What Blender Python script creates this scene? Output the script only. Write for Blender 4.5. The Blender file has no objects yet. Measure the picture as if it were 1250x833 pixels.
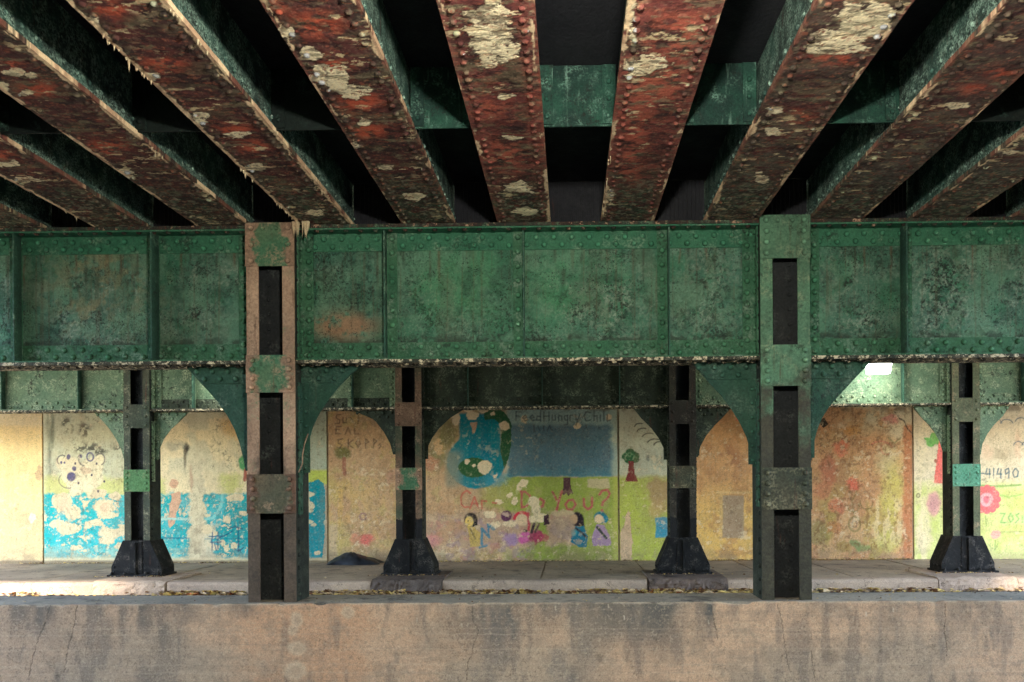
import bpy, math, random
import numpy as np
from mathutils import Vector, Matrix

random.seed(11)
scene = bpy.context.scene
COL = scene.collection

# ------------------------------------------------------------------ camera
CAMZ, F, CX, CY = 1.64, 1000.0, 680.0, 592.0
YAW, ROLL = 0.015, -0.0065
ROT = Matrix.Rotation(YAW, 3, 'Z') @ Matrix.Rotation(math.radians(90), 3, 'X') @ Matrix.Rotation(ROLL, 3, 'Z')
RN = np.array(ROT)


def W(px, py, D):
    """where the line of sight through a photo pixel meets the upright plane y = D"""
    d = ROT @ Vector(((px - CX) / F, -(py - CY) / F, -1.0))
    t = D / d.y
    return d.x * t, CAMZ + d.z * t


def PROJ(x, y, z):
    x = np.asarray(x, float); y = np.asarray(y, float); z = np.asarray(z, float) - CAMZ
    lx = RN[0, 0] * x + RN[1, 0] * y + RN[2, 0] * z
    ly = RN[0, 1] * x + RN[1, 1] * y + RN[2, 1] * z
    lz = RN[0, 2] * x + RN[1, 2] * y + RN[2, 2] * z
    return CX + F * lx / -lz, CY - F * ly / -lz


cam_d = bpy.data.cameras.new('camera')
cam = bpy.data.objects.new('camera', cam_d)
COL.objects.link(cam)
cam.matrix_world = Matrix.Translation((0, 0, CAMZ)) @ ROT.to_4x4()
cam_d.sensor_width = 36.0
cam_d.lens = 36.0 * F / 1250.0
cam_d.shift_x = -(CX - 625.0) / 1250.0
cam_d.shift_y = (CY - 416.5) / 1250.0
cam_d.clip_start = 0.05
cam_d.clip_end = 1500
scene.camera = cam


# ------------------------------------------------------------------ numpy noise
def _hash(ix, iy, seed):
    h = (ix.astype(np.int64) * 374761393 + iy.astype(np.int64) * 668265263 + seed * 974711) & 0xFFFFFFFF
    h = ((h ^ (h >> 13)) * 1274126177) & 0xFFFFFFFF
    h = ((h ^ (h >> 16)) * 2246822519) & 0xFFFFFFFF
    return ((h ^ (h >> 15)) & 0xFFFFFF).astype(np.float32) / 16777215.0


def vnoise(x, y, seed):
    fx = np.floor(x); fy = np.floor(y)
    tx = (x - fx).astype(np.float32); ty = (y - fy).astype(np.float32)
    tx = tx * tx * (3 - 2 * tx); ty = ty * ty * (3 - 2 * ty)
    a = _hash(fx, fy, seed); b = _hash(fx + 1, fy, seed)
    c = _hash(fx, fy + 1, seed); d = _hash(fx + 1, fy + 1, seed)
    return (a + (b - a) * tx) * (1 - ty) + (c + (d - c) * tx) * ty


def fbm(x, y, seed, octv=4, gain=0.55):
    s = 0; a = 1.0; t = 0
    for o in range(octv):
        s = s + a * vnoise(x * (2.03 ** o) + 17.3 * o, y * (2.03 ** o) - 9.1 * o, seed + o * 101)
        t += a; a *= gain
    return s / t


def sst(v, lo, hi):
    t = np.clip((v - lo) / (hi - lo), 0, 1)
    return t * t * (3 - 2 * t)


def lin(r, g, b, k=1.0):
    f = lambda c: (c / 12.92 if c <= 0.04045 else ((c + 0.055) / 1.055) ** 2.4)
    return np.array([f(r / 255) * k, f(g / 255) * k, f(b / 255) * k], dtype=np.float32)


# ------------------------------------------------------------------ painted surfaces (paint, rust, peeling) on a fine grid
class Canvas:
    def __init__(s, P, base, seed=1, k=1.0):
        """P: (n,m,3) world points"""
        s.P = P
        s.x, s.y = PROJ(P[..., 0], P[..., 1], P[..., 2])
        s.c = np.empty(P.shape, np.float32); s.k = k
        s.c[:] = lin(*base, k)
        s.h = np.full(P.shape[:2], 0.5, np.float32)
        s.seed = seed
        s.w1 = None

    def n(s, sx, sy=None, seed=0, octv=4, gain=0.55):
        return fbm(s.x / sx, s.y / (sy or sx), s.seed * 31 + seed, octv, gain)

    def warp(s, amp, scale=6, seed=900):
        if s.w1 is None:
            s.w1 = (s.n(10, 10, 900, 5, 0.74) - .5, s.n(10, 10, 950, 5, 0.74) - .5)
        return s.x + s.w1[0] * amp * 2, s.y + s.w1[1] * amp * 2

    def mix(s, m, col, h=None):
        m = np.clip(m, 0, 1).astype(np.float32)
        s.c += m[..., None] * (lin(*col, s.k) - s.c)
        if h is not None:
            s.h += m * (h - s.h)

    def ell(s, cx, cy, rx, ry, col, soft=.15, warp=2.0, a=1.0, h=None, rot=0):
        X, Y = s.warp(warp)
        dx, dy = X - cx, Y - cy
        if rot:
            c_, s_ = math.cos(rot), math.sin(rot)
            dx, dy = dx * c_ + dy * s_, -dx * s_ + dy * c_
        d = np.sqrt((dx / rx) ** 2 + (dy / ry) ** 2)
        s.mix(a * (1 - sst(d, 1 - soft, 1 + soft)), col, h)

    def rect(s, x0, x1, y0, y1, col, soft=1.0, warp=1.5, a=1.0, h=None):
        X, Y = s.warp(warp)
        m = sst(X, x0 - soft, x0 + soft) * (1 - sst(X, x1 - soft, x1 + soft)) * sst(Y, y0 - soft, y0 + soft) * (1 - sst(Y, y1 - soft, y1 + soft))
        s.mix(a * m, col, h)

    def poly(s, pts, col, warp=1.5, a=1.0, h=None):
        X, Y = s.warp(warp)
        ins = np.zeros(X.shape, bool)
        n = len(pts)
        for i in range(n):
            x0, y0 = pts[i]; x1, y1 = pts[(i + 1) % n]
            if y0 == y1: continue
            cond = ((y0 > Y) != (y1 > Y)) & (X < (x1 - x0) * (Y - y0) / (y1 - y0) + x0)
            ins ^= cond
        s.mix(a * ins.astype(np.float32), col, h)

    def stroke(s, pts, w, col, a=1.0, warp=.6, soft=.6, h=None):
        xs = [p[0] for p in pts]; ys = [p[1] for p in pts]
        sel = (s.x > min(xs) - w - 4) & (s.x < max(xs) + w + 4) & (s.y > min(ys) - w - 4) & (s.y < max(ys) + w + 4)
        if not sel.any(): return
        X, Y = s.warp(warp); X = X[sel]; Y = Y[sel]
        d = np.full(X.shape, 1e9)
        for i in range(len(pts) - 1):
            x0, y0 = pts[i]; x1, y1 = pts[i + 1]
            dx, dy = x1 - x0, y1 - y0
            t = np.clip(((X - x0) * dx + (Y - y0) * dy) / (dx * dx + dy * dy + 1e-9), 0, 1)
            d = np.minimum(d, np.hypot(X - x0 - t * dx, Y - y0 - t * dy))
        m = np.zeros(s.x.shape, np.float32)
        m[sel] = a * (1 - sst(d, w - soft, w + soft))
        s.mix(m, col, h)

    def arc(s, cx, cy, rx, ry, a0, a1, w, col, **kw):
        n = 14
        s.stroke([(cx + rx * math.cos(math.radians(a0 + (a1 - a0) * i / n)), cy - ry * math.sin(math.radians(a0 + (a1 - a0) * i / n))) for i in range(n + 1)], w, col, **kw)


# ------------------------------------------------------------------ mesh builder
class MB:
    def __init__(s):
        s.v = []; s.f = []; s.sm = []; s.w = {}

    def box(s, x0, x1, y0, y1, z0, z1):
        b = len(s.v)
        s.v += [(x0, y0, z0), (x1, y0, z0), (x1, y1, z0), (x0, y1, z0), (x0, y0, z1), (x1, y0, z1), (x1, y1, z1), (x0, y1, z1)]
        s.f += [tuple(b + i for i in q) for q in ((0, 3, 2, 1), (4, 5, 6, 7), (0, 1, 5, 4), (1, 2, 6, 5), (2, 3, 7, 6), (3, 0, 4, 7))]
        s.sm += [False] * 6

    def wearfront(s, val=.95):
        for k_ in (-8, -7, -4, -3): s.w[len(s.v) + k_] = val

    def prism_xz(s, pts, y0, y1):
        b = len(s.v); n = len(pts)
        s.v += [(x, y0, z) for x, z in pts] + [(x, y1, z) for x, z in pts]
        s.f.append(tuple(range(b, b + n))); s.f.append(tuple(range(b + 2 * n - 1, b + n - 1, -1)))
        for i in range(n):
            j = (i + 1) % n
            s.f.append((b + j, b + i, b + n + i, b + n + j))
        s.sm += [False] * (n + 2)

    def hull8(s, lo, hi):
        """box-like block between 4 lower and 4 upper points"""
        b = len(s.v); s.v += list(lo) + list(hi)
        s.f += [tuple(b + i for i in q) for q in ((0, 3, 2, 1), (4, 5, 6, 7), (0, 1, 5, 4), (1, 2, 6, 5), (2, 3, 7, 6), (3, 0, 4, 7))]
        s.sm += [False] * 6

    def rivet(s, c, n, r=.019, h=None):
        h = h or r * .8
        n = Vector(n); a = n.orthogonal().normalized(); bb = n.cross(a); c = Vector(c)
        b = len(s.v); seg = 9
        rings = ((1.0, 0), (.86, .55), (.5, .9))
        for rr, hh in rings:
            for i in range(seg):
                t = 2 * math.pi * i / seg
                s.v.append(tuple(c + a * (r * rr * math.cos(t)) + bb * (r * rr * math.sin(t)) + n * (h * hh)))
        s.v.append(tuple(c + n * h))
        q = random.uniform(-.18, .18)
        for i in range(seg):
            s.w[b + i] = .0; s.w[b + seg + i] = .5 + q; s.w[b + 2 * seg + i] = .8 + q  # rivet shading put into colour, with some wear: dark rim, bright crown
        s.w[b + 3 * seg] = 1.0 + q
        for k in range(2):
            for i in range(seg):
                j = (i + 1) % seg
                s.f.append((b + k * seg + i, b + k * seg + j, b + (k + 1) * seg + j, b + (k + 1) * seg + i)); s.sm.append(True)
        for i in range(seg):
            s.f.append((b + 2 * seg + i, b + 2 * seg + (i + 1) % seg, b + 3 * seg)); s.sm.append(True)

    def cone(s, c, r, l, lean=(0, 0)):
        b = len(s.v); seg = 6
        for i in range(seg):
            t = 2 * math.pi * i / seg
            s.v.append((c[0] + r * math.cos(t), c[1] + r * math.sin(t), c[2]))
        for i in range(seg):
            t = 2 * math.pi * i / seg
            s.v.append((c[0] + r * .55 * math.cos(t) + lean[0] * .5, c[1] + r * .55 * math.sin(t) + lean[1] * .5, c[2] - l * .55))
        s.v.append((c[0] + lean[0], c[1] + lean[1], c[2] - l))
        s.f.append(tuple(b + seg - 1 - i for i in range(seg))); s.sm.append(False)
        for i in range(seg):
            j = (i + 1) % seg
            s.f.append((b + j, b + i, b + seg + i, b + seg + j)); s.sm.append(True)
            s.f.append((b + seg + j, b + seg + i, b + 2 * seg)); s.sm.append(True)

    def tube(s, pts, r, seg=6):
        b = len(s.v); pts = [Vector(p) for p in pts]
        for i, p in enumerate(pts):
            d = (pts[min(i + 1, len(pts) - 1)] - pts[max(i - 1, 0)]).normalized()
            a = d.orthogonal().normalized(); c = d.cross(a)
            for k in range(seg):
                t = 2 * math.pi * k / seg
                s.v.append(tuple(p + a * r * math.cos(t) + c * r * math.sin(t)))
        for i in range(len(pts) - 1):
            for k in range(seg):
                j = (k + 1) % seg
                s.f.append((b + i * seg + k, b + i * seg + j, b + (i + 1) * seg + j, b + (i + 1) * seg + k)); s.sm.append(True)


def link(name, me, mat, parent, loc):
    o = bpy.data.objects.new(name, me)
    COL.objects.link(o)
    if mat: me.materials.append(mat)
    if parent is not None:
        o.parent = parent
    else:
        o.location = loc
    return o


ORG = {}


def org(parent, loc):
    if parent is None: return Vector(loc)
    return ORG[parent.name]


def build(name, mb, mat, parent=None, loc=(0, 0, 0)):
    og = org(parent, loc)
    me = bpy.data.meshes.new(name)
    me.from_pydata([(v[0] - og.x, v[1] - og.y, v[2] - og.z) for v in mb.v], [], mb.f)
    me.polygons.foreach_set('use_smooth', mb.sm)
    wa = np.full(len(mb.v), .5, np.float32)
    for k_, v_ in mb.w.items(): wa[k_] = v_
    me.attributes.new('wear_shade', 'FLOAT', 'POINT').data.foreach_set('value', wa)
    me.update()
    o = link(name, me, mat, parent, loc)
    ORG[o.name] = og
    return o


def thing(name, label, cat, loc, group=None):
    o = bpy.data.objects.new(name, None)
    COL.objects.link(o); o.location = loc; o.empty_display_size = .2
    ORG[o.name] = Vector(loc)
    tag(o, label, cat, group)
    return o


def tag(o, label=None, cat=None, group=None, kind=None):
    if label: o['label'] = label
    if cat: o['category'] = cat
    if group: o['group'] = group
    if kind: o['kind'] = kind
    return o


def build_canvas(name, cv, pad, mat, parent=None, loc=(0, 0, 0), mb=None):
    """grid of painted points with a rim turned back by pad (a vector) so the sheet has thickness; mb: rivets joined in"""
    og = org(parent, loc)
    P, Cc, H = cv.P, cv.c, cv.h
    n, m = P.shape[:2]
    ii = np.clip(np.arange(-1, n + 1), 0, n - 1); jj = np.clip(np.arange(-1, m + 1), 0, m - 1)
    P2 = P[np.ix_(ii, jj)].copy(); C2 = Cc[np.ix_(ii, jj)]; H2 = H[np.ix_(ii, jj)]
    rim = np.zeros((n + 2, m + 2), bool); rim[0, :] = rim[-1, :] = rim[:, 0] = rim[:, -1] = True
    P2[rim] += np.array(pad)
    N, M = n + 2, m + 2
    idx = np.arange(N * M).reshape(N, M)
    q = np.stack([idx[:-1, :-1], idx[:-1, 1:], idx[1:, 1:], idx[1:, :-1]], -1).reshape(-1, 4)
    a = P2[1, 2] - P2[1, 1]; b = P2[2, 1] - P2[1, 1]
    if np.dot(np.cross(a, b), np.array(pad)) > 0: q = q[:, ::-1]
    V = P2.reshape(-1, 3)
    col = np.concatenate([C2.reshape(-1, 3), H2.reshape(-1, 1)], 1)
    faces_n = len(q)
    loops = q.reshape(-1); starts = np.arange(faces_n) * 4; tot = np.full(faces_n, 4)
    smooth = np.zeros(faces_n, bool)
    if mb and mb.v:
        rv = np.array(mb.v); pxr, pyr = PROJ(rv[:, 0], rv[:, 1], rv[:, 2])
        # colour of the nearest grid point
        axes = [k for k in range(3) if np.ptp(P[..., k]) > 1e-3][:2]
        flat = P.reshape(-1, 3)
        g0 = P[0, 0]; 
        du = P[0, -1] - P[0, 0]; dv = P[-1, 0] - P[0, 0]
        u = ((rv - g0) @ du) / (du @ du); v = ((rv - g0) @ dv) / (dv @ dv)
        ui = np.clip((u * (m - 1)).round().astype(int), 0, m - 1); vi = np.clip((v * (n - 1)).round().astype(int), 0, n - 1)
        wv = np.full(len(rv), .5)
        for k_, v_ in mb.w.items(): wv[k_] = v_
        rc = np.concatenate([np.minimum(Cc[vi, ui], .42) * np.interp(wv, [0, .5, 1], [.38, .9, 1.12])[:, None], np.full((len(rv), 1), .5)], 1)  # dark rims and bright tops shade these rivets through their colour
        base = len(V)
        V = np.concatenate([V, rv]); col = np.concatenate([col, rc])
        rl = []; rs = []; rt = []; st = len(loops)
        for f in mb.f:
            rs.append(st); rt.append(len(f)); st += len(f); rl += [base + i for i in f]
        loops = np.concatenate([loops, rl]); starts = np.concatenate([starts, rs]); tot = np.concatenate([tot, rt])
        smooth = np.concatenate([smooth, np.array(mb.sm)])
    V = V - np.array(og)
    me = bpy.data.meshes.new(name)
    me.vertices.add(len(V)); me.vertices.foreach_set('co', V.astype(np.float32).ravel())
    me.loops.add(len(loops)); me.loops.foreach_set('vertex_index', loops.astype(np.int32))
    me.polygons.add(len(starts)); me.polygons.foreach_set('loop_start', starts.astype(np.int32))
    me.update(calc_edges=True)
    me.polygons.foreach_set('use_smooth', smooth)
    at = me.color_attributes.new('paint', 'FLOAT_COLOR', 'POINT')
    at.data.foreach_set('color', np.ascontiguousarray(col, np.float32).ravel())
    me.validate()
    o = link(name, me, mat, parent, loc)
    ORG[o.name] = og
    return o


def gridP(x0, x1, z0, z1, y, step):
    nx = max(2, int((x1 - x0) / step) + 1); nz = max(2, int((z1 - z0) / step) + 1)
    X, Z = np.meshgrid(np.linspace(x0, x1, nx), np.linspace(z0, z1, nz))
    return np.stack([X, np.full_like(X, y), Z], -1)


# ------------------------------------------------------------------ materials
class NB:
    def __init__(s, name):
        s.m = bpy.data.materials.new(name); s.m.use_nodes = True
        s.t = s.m.node_tree; s.t.nodes.clear()
        s.out = s.t.nodes.new('ShaderNodeOutputMaterial')
        s.b = s.t.nodes.new('ShaderNodeBsdfPrincipled')
        s.t.links.new(s.b.outputs[0], s.out.inputs[0])
        tc = s.t.nodes.new('ShaderNodeTexCoord'); s.co = tc.outputs['Object']
        oi = s.t.nodes.new('ShaderNodeObjectInfo')
        mm = s.t.nodes.new('ShaderNodeMath'); mm.operation = 'MULTIPLY'; mm.inputs[1].default_value = 57.0
        s.t.links.new(oi.outputs['Random'], mm.inputs[0]); s.rw = mm.outputs[0]

    def put(s, sock, v):
        if isinstance(v, bpy.types.NodeSocket): s.t.links.new(v, sock)
        elif v is not None:
            if hasattr(v, '__len__') and len(v) == 3 and sock.type == 'RGBA': v = (*v, 1)
            sock.default_value = v

    def scale(s, v):
        n = s.t.nodes.new('ShaderNodeMapping'); n.inputs['Scale'].default_value = v
        s.t.links.new(s.co, n.inputs['Vector']); return n.outputs[0]

    def noise(s, sc, det=4, rough=.55, vec=None, dist=0.0):
        n = s.t.nodes.new('ShaderNodeTexNoise'); n.noise_dimensions = '4D'
        s.t.links.new(vec or s.co, n.inputs['Vector']); s.t.links.new(s.rw, n.inputs['W'])
        n.inputs['Scale'].default_value = sc; n.inputs['Detail'].default_value = det
        n.inputs['Roughness'].default_value = rough; n.inputs['Distortion'].default_value = dist
        return n.outputs[0]

    def ramp(s, v, lo, hi, a=0.0, b=1.0):
        n = s.t.nodes.new('ShaderNodeMapRange'); n.interpolation_type = 'SMOOTHSTEP'
        s.put(n.inputs[0], v)
        n.inputs[1].default_value = lo; n.inputs[2].default_value = hi; n.inputs[3].default_value = a; n.inputs[4].default_value = b
        return n.outputs[0]

    def math(s, op, a, b=0.0):
        n = s.t.nodes.new('ShaderNodeMath'); n.operation = op
        s.put(n.inputs[0], a); s.put(n.inputs[1], b); return n.outputs[0]

    def mix(s, f, a, b, mode='MIX'):
        n = s.t.nodes.new('ShaderNodeMix'); n.data_type = 'RGBA'; n.blend_type = mode
        s.put(n.inputs[0], f); s.put(n.inputs[6], tuple(a) if not isinstance(a, bpy.types.NodeSocket) else a)
        s.put(n.inputs[7], tuple(b) if not isinstance(b, bpy.types.NodeSocket) else b); return n.outputs[2]

    def bump(s, h, strength, dist=.01):
        n = s.t.nodes.new('ShaderNodeBump'); s.put(n.inputs['Height'], h)
        n.inputs['Strength'].default_value = strength; n.inputs['Distance'].default_value = dist
        s.t.links.new(n.outputs[0], s.b.inputs['Normal'])

    def done(s, col, rough=.75, spec=.25):
        s.put(s.b.inputs['Base Color'], col); s.put(s.b.inputs['Roughness'], rough)
        s.b.inputs['Specular IOR Level'].default_value = spec
        return s.m

    def z(s):
        n = s.t.nodes.new('ShaderNodeSeparateXYZ'); s.t.links.new(s.co, n.inputs[0]); return n.outputs[2]


def L(r, g, b, k=1.0): return tuple(float(x) for x in lin(r, g, b, k))


def steel(name, c1, c2, bloom=None, bloom_amt=.5, rust=(95, 55, 42), rust_amt=.3, dark_amt=.5, cream_amt=0.0, cream=(225, 205, 165), black_below=None, rough=.72, sc=1.0, k=1.0, low=None, edge=None):
    N = NB(name)
    big = N.noise(1.7 * sc, 6, .6)
    mid = N.noise(5.5 * sc, 8, .68)
    fine = N.noise(46 * sc, 5, .65)
    col = N.mix(N.ramp(big, .38, .62), L(*c1, k), L(*c2, k))
    if bloom:
        bm = N.math('MULTIPLY', N.ramp(mid, .58 - .25 * bloom_amt, .74 - .2 * bloom_amt), N.ramp(fine, .42, .58))
        col = N.mix(bm, col, L(*bloom, k))
    st = N.noise(3.2 * sc, 6, .65, vec=N.scale((4.5, 4.5, .5)))
    col = N.mix(N.ramp(st, .66 - .22 * rust_amt, .80 - .16 * rust_amt, 0, .85), col, L(*rust, k))
    dk = N.math('MULTIPLY', N.ramp(N.noise(3.1 * sc, 6, .62), .46, .62), N.ramp(N.noise(24 * sc, 6, .7), .5, .6))
    col = N.mix(N.math('MULTIPLY', dk, dark_amt), col, L(30, 32, 28, k))
    if cream_amt:
        cr = N.ramp(N.noise(8 * sc, 9, .72), .66 - .25 * cream_amt, .69 - .25 * cream_amt)
        col = N.mix(cr, col, L(*cream, k))
    if edge:
        sx_ = N.t.nodes.new('ShaderNodeSeparateXYZ'); N.t.links.new(N.co, sx_.inputs[0])
        ax = N.math('ADD', N.math('ABSOLUTE', sx_.outputs[0]), N.ramp(N.noise(9, 6, .65), .3, .7, -.07, .07))
        col = N.mix(N.ramp(ax, edge[1] - .03, edge[1] + .03, 0, .92), col, N.mix(N.ramp(mid, .4, .6), L(*edge[0], k), L(*[v * .78 for v in edge[0]], k)))
    if low:
        zz = N.math('ADD', N.z(), N.ramp(N.noise(3.5, 6, .65), .3, .7, -.35, .35))
        col = N.mix(N.ramp(zz, low[1] - .25, low[1] + .25, .97, 0), col, N.mix(N.ramp(mid, .4, .6), L(*low[0], k), L(*[v * .8 for v in low[0]], k)))
    if black_below is not None:
        zz = N.math('ADD', N.z(), N.ramp(N.noise(7, 4), .3, .7, -.03, .03))
        col = N.mix(N.ramp(zz, black_below - .012, black_below + .012, 1, 0), col, L(22, 22, 24, k))
    col = N.mix(1.0, col, N.mix(N.ramp(fine, .3, .7), (.72, .72, .72), (1.22, 1.22, 1.2)), 'MULTIPLY')
    pit = N.math('MULTIPLY', N.ramp(N.noise(95 * sc, 3, .6), .585, .64), N.ramp(N.noise(4.2 * sc, 4, .6), .47, .6))
    col = N.mix(N.math('MULTIPLY', pit, dark_amt), col, L(22, 24, 22, k))
    wa = N.t.nodes.new('ShaderNodeAttribute'); wa.attribute_name = 'wear_shade'
    lo_ = N.ramp(wa.outputs['Fac'], 0, .45, .22, 1.0); hi_ = N.ramp(wa.outputs['Fac'], .55, 1.1, 1.0, 1.75)  # low values darken, high values brighten: painted rivet shading and worn edges
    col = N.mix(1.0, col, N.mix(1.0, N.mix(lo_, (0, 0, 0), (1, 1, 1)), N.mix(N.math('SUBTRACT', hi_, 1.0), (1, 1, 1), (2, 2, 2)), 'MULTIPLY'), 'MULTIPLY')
    N.bump(N.math('ADD', fine, N.math('MULTIPLY', mid, 1.5)), .55, .012)
    return N.done(col, N.ramp(mid, .3, .7, rough + .12, rough - .12))


def canvas_mat(name, rough=.8, fsc=70, hstr=.6, spec=.2, amp=.22, pits=0.0, psc=95):
    N = NB(name)
    a = N.t.nodes.new('ShaderNodeAttribute'); a.attribute_name = 'paint'
    fine = N.noise(fsc, 5, .7)
    f2 = N.noise(fsc * .22, 5, .65)
    col = N.mix(1.0, a.outputs['Color'], N.mix(N.ramp(fine, .28, .72), (1 - amp,) * 3, (1 + amp,) * 3), 'MULTIPLY')
    if pits:
        pit = N.math('MULTIPLY', N.ramp(N.noise(psc, 3, .6), .56, .62), N.ramp(N.noise(3.6, 4, .6), .42, .58))
        col = N.mix(N.math('MULTIPLY', pit, pits), col, L(24, 26, 23))
        pal = N.math('MULTIPLY', N.ramp(N.noise(psc * .8, 3, .6), .60, .66), N.ramp(N.noise(4.6, 4, .6), .48, .62))
        col = N.mix(N.math('MULTIPLY', pal, pits * .55), col, N.mix(.5, col, (.5, .5, .44)))
    hh = N.math('ADD', N.math('MULTIPLY', a.outputs['Alpha'], 1.6), N.math('MULTIPLY', N.math('ADD', fine, f2), .45))
    N.bump(hh, hstr, .012)
    return N.done(col, N.ramp(f2, .3, .7, rough + .12, rough - .1), spec)


def concrete(name, c1, c2, dark=(70, 68, 66), dark_amt=.4, sc=1.0, k=1.0, rough=.88):
    N = NB(name)
    big = N.noise(.9 * sc, 6, .6); mid = N.noise(4 * sc, 7, .65); fine = N.noise(55 * sc, 5, .7)
    col = N.mix(N.ramp(big, .36, .64), L(*c1, k), L(*c2, k))
    col = N.mix(N.ramp(mid, .60 - .12 * dark_amt, .80 - .12 * dark_amt, 0, .8), col, L(*dark, k))
    col = N.mix(1.0, col, N.mix(N.ramp(fine, .3, .7), (.78,) * 3, (1.2,) * 3), 'MULTIPLY')
    spot = N.math('MULTIPLY', N.ramp(N.noise(13 * sc, 5, .7), .60, .68), N.ramp(N.noise(2.3 * sc, 4), .42, .58))
    col = N.mix(N.math('MULTIPLY', spot, .65), col, L(*[v * .8 for v in dark], k))
    rid = N.math('ABSOLUTE', N.math('SUBTRACT', N.noise(.8 * sc, 7, .6), .5))
    col = N.mix(N.ramp(rid, .0, .004, .7, 0), col, L(*[v * .55 for v in dark], k))
    N.bump(N.math('ADD', fine, N.math('MULTIPLY', mid, 2)), .5, .012)
    return N.done(col, rough, .2)


M = {}
M['green_top'] = steel('bright_green_flange_paint', (48, 102, 76), (60, 112, 84), (112, 136, 112), .35, rust=(70, 72, 54), rust_amt=.25, dark_amt=.6)
M['green'] = steel('green_steel_paint', (48, 94, 68), (62, 104, 76), (104, 124, 106), .42, rust=(70, 72, 54), rust_amt=.3, dark_amt=.75)
M['green_dark'] = steel('dark_green_steel_paint', (40, 78, 62), (50, 90, 70), (100, 122, 104), .45, rust_amt=.2, dark_amt=.6)
M['green_grey'] = steel('grey_green_steel_paint', (88, 112, 88), (110, 130, 102), (150, 160, 128), .45, rust_amt=.25, dark_amt=.9)
M['bracket'] = steel('dark_bracket_paint', (38, 70, 58), (46, 80, 64), (84, 104, 88), .35, rust=(60, 64, 50), rust_amt=.3, dark_amt=.7)
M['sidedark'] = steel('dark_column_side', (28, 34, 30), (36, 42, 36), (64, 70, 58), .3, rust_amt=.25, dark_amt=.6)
M['leg'] = steel('shade_toned_stiffener_leg', (34, 60, 50), (44, 72, 58), (96, 120, 100), .3, rust=(52, 52, 42), rust_amt=.3, dark_amt=.7)  # darker green that puts the legs' side shade into their colour
M['olive'] = steel('worn_olive_steel_paint', (60, 66, 54), (78, 74, 58), (120, 116, 92), .5, rust_amt=.5, dark_amt=.6)
M['dull'] = steel('dull_back_steel', (48, 58, 48), (58, 66, 52), (104, 112, 92), .45, rust_amt=.25, dark_amt=.7)
M['batten'] = steel('batten_green_rust', (62, 112, 82), (84, 112, 82), (150, 128, 104), .45, rust=(110, 84, 66), rust_amt=.5, dark_amt=.5, edge=((172, 136, 112), .135))
M['tan'] = steel('bare_pinkish_steel', (180, 148, 122), (140, 114, 94), (96, 112, 84), .3, rust=(92, 66, 54), rust_amt=.45, dark_amt=.5, low=((92, 80, 68), 1.2))
M['tan_low'] = steel('brown_worn_steel', (104, 92, 72), (84, 84, 66), (150, 124, 100), .25, rust=(80, 56, 46), rust_amt=.35, dark_amt=.5, edge=((122, 92, 76), .15))
M['pale_green'] = steel('pale_green_steel_paint', (88, 126, 98), (78, 110, 86), (116, 130, 102), .4, rust=(78, 70, 52), rust_amt=.5, dark_amt=.6, low=((72, 68, 56), 1.75))
M['black'] = steel('black_steel_paint', (17, 17, 18), (26, 26, 26), (84, 78, 70), .38, rust_amt=.15, dark_amt=.4, rough=.8)
M['inner'] = steel('dark_inner_steel', (34, 36, 38), (42, 44, 44), (74, 78, 74), .25, rust_amt=.2, dark_amt=.6)  # dark mottled tone of the plate between the channels
M['edge'] = steel('peeling_flange_edge', (60, 58, 48), (44, 50, 42), (120, 112, 92), .5, rust_amt=.5, dark_amt=.8, cream_amt=.56, cream=(205, 190, 158), sc=2.6)
M['edge_top'] = steel('dirty_top_flange', (40, 50, 42), (58, 44, 38), (86, 110, 86), .5, rust_amt=.7, dark_amt=.9, cream_amt=.32, cream=(176, 138, 112), sc=2.2)
M['side'] = steel('flaking_beam_side', (58, 90, 80), (46, 60, 55), (140, 166, 150), .75, rust_amt=.35, dark_amt=.9, cream_amt=.18, cream=(165, 180, 165), sc=1.6)
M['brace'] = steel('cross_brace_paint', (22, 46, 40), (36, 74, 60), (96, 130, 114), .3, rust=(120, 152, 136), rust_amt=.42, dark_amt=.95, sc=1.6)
M['brace_dark'] = steel('sooty_shaded_brace', (15, 24, 21), (20, 30, 26), (60, 84, 74), .2, rust_amt=.15, dark_amt=.7)  # soot plus the unlit look of the outer gaps, put into the colour
M['soot'] = steel('black_soot_deck', (32, 32, 37), (38, 38, 42), None, rust_amt=.0, dark_amt=.3)
M['crust'] = steel('white_mineral_crust', (225, 205, 165), (200, 170, 135), None, rust_amt=.1, dark_amt=.25, sc=3)
M['wall'] = canvas_mat('mural_paint', .85, 42, .75, amp=.14, pits=.3, psc=40)
M['parapet'] = canvas_mat('parapet_concrete', .9, 90, .6, amp=.24, pits=.28, psc=70)
M['web'] = canvas_mat('weathered_green_plate', .7, 60, .9, amp=.2, pits=.8, psc=80)
M['rust'] = canvas_mat('rusted_flange', .85, 80, .42, amp=.2)
M['coping'] = concrete('coping_concrete', (176, 164, 144), (146, 138, 124), (74, 74, 70), .75)
M['walk'] = concrete('sidewalk_concrete', (176, 156, 130), (146, 130, 110), (84, 74, 64), .75)
M['kerb'] = concrete('kerb_concrete', (186, 162, 138), (160, 140, 122), (100, 88, 78), .5)
M['footing'] = concrete('rough_footing', (122, 104, 92), (98, 86, 78), (48, 44, 42), .8)
M['plainwall'] = concrete('plain_concrete', (190, 170, 140), (165, 150, 125), (100, 92, 80), .5)
M['asphalt'] = concrete('asphalt', (72, 70, 68), (60, 59, 58), (40, 40, 40), .4)
M['ground'] = concrete('ground_soil', (118, 112, 98), (104, 100, 86), (80, 80, 66), .4, sc=.3)
M['housing'] = steel('lamp_housing', (96, 100, 98), (80, 84, 82), None, rust_amt=.2, dark_amt=.3)


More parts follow.
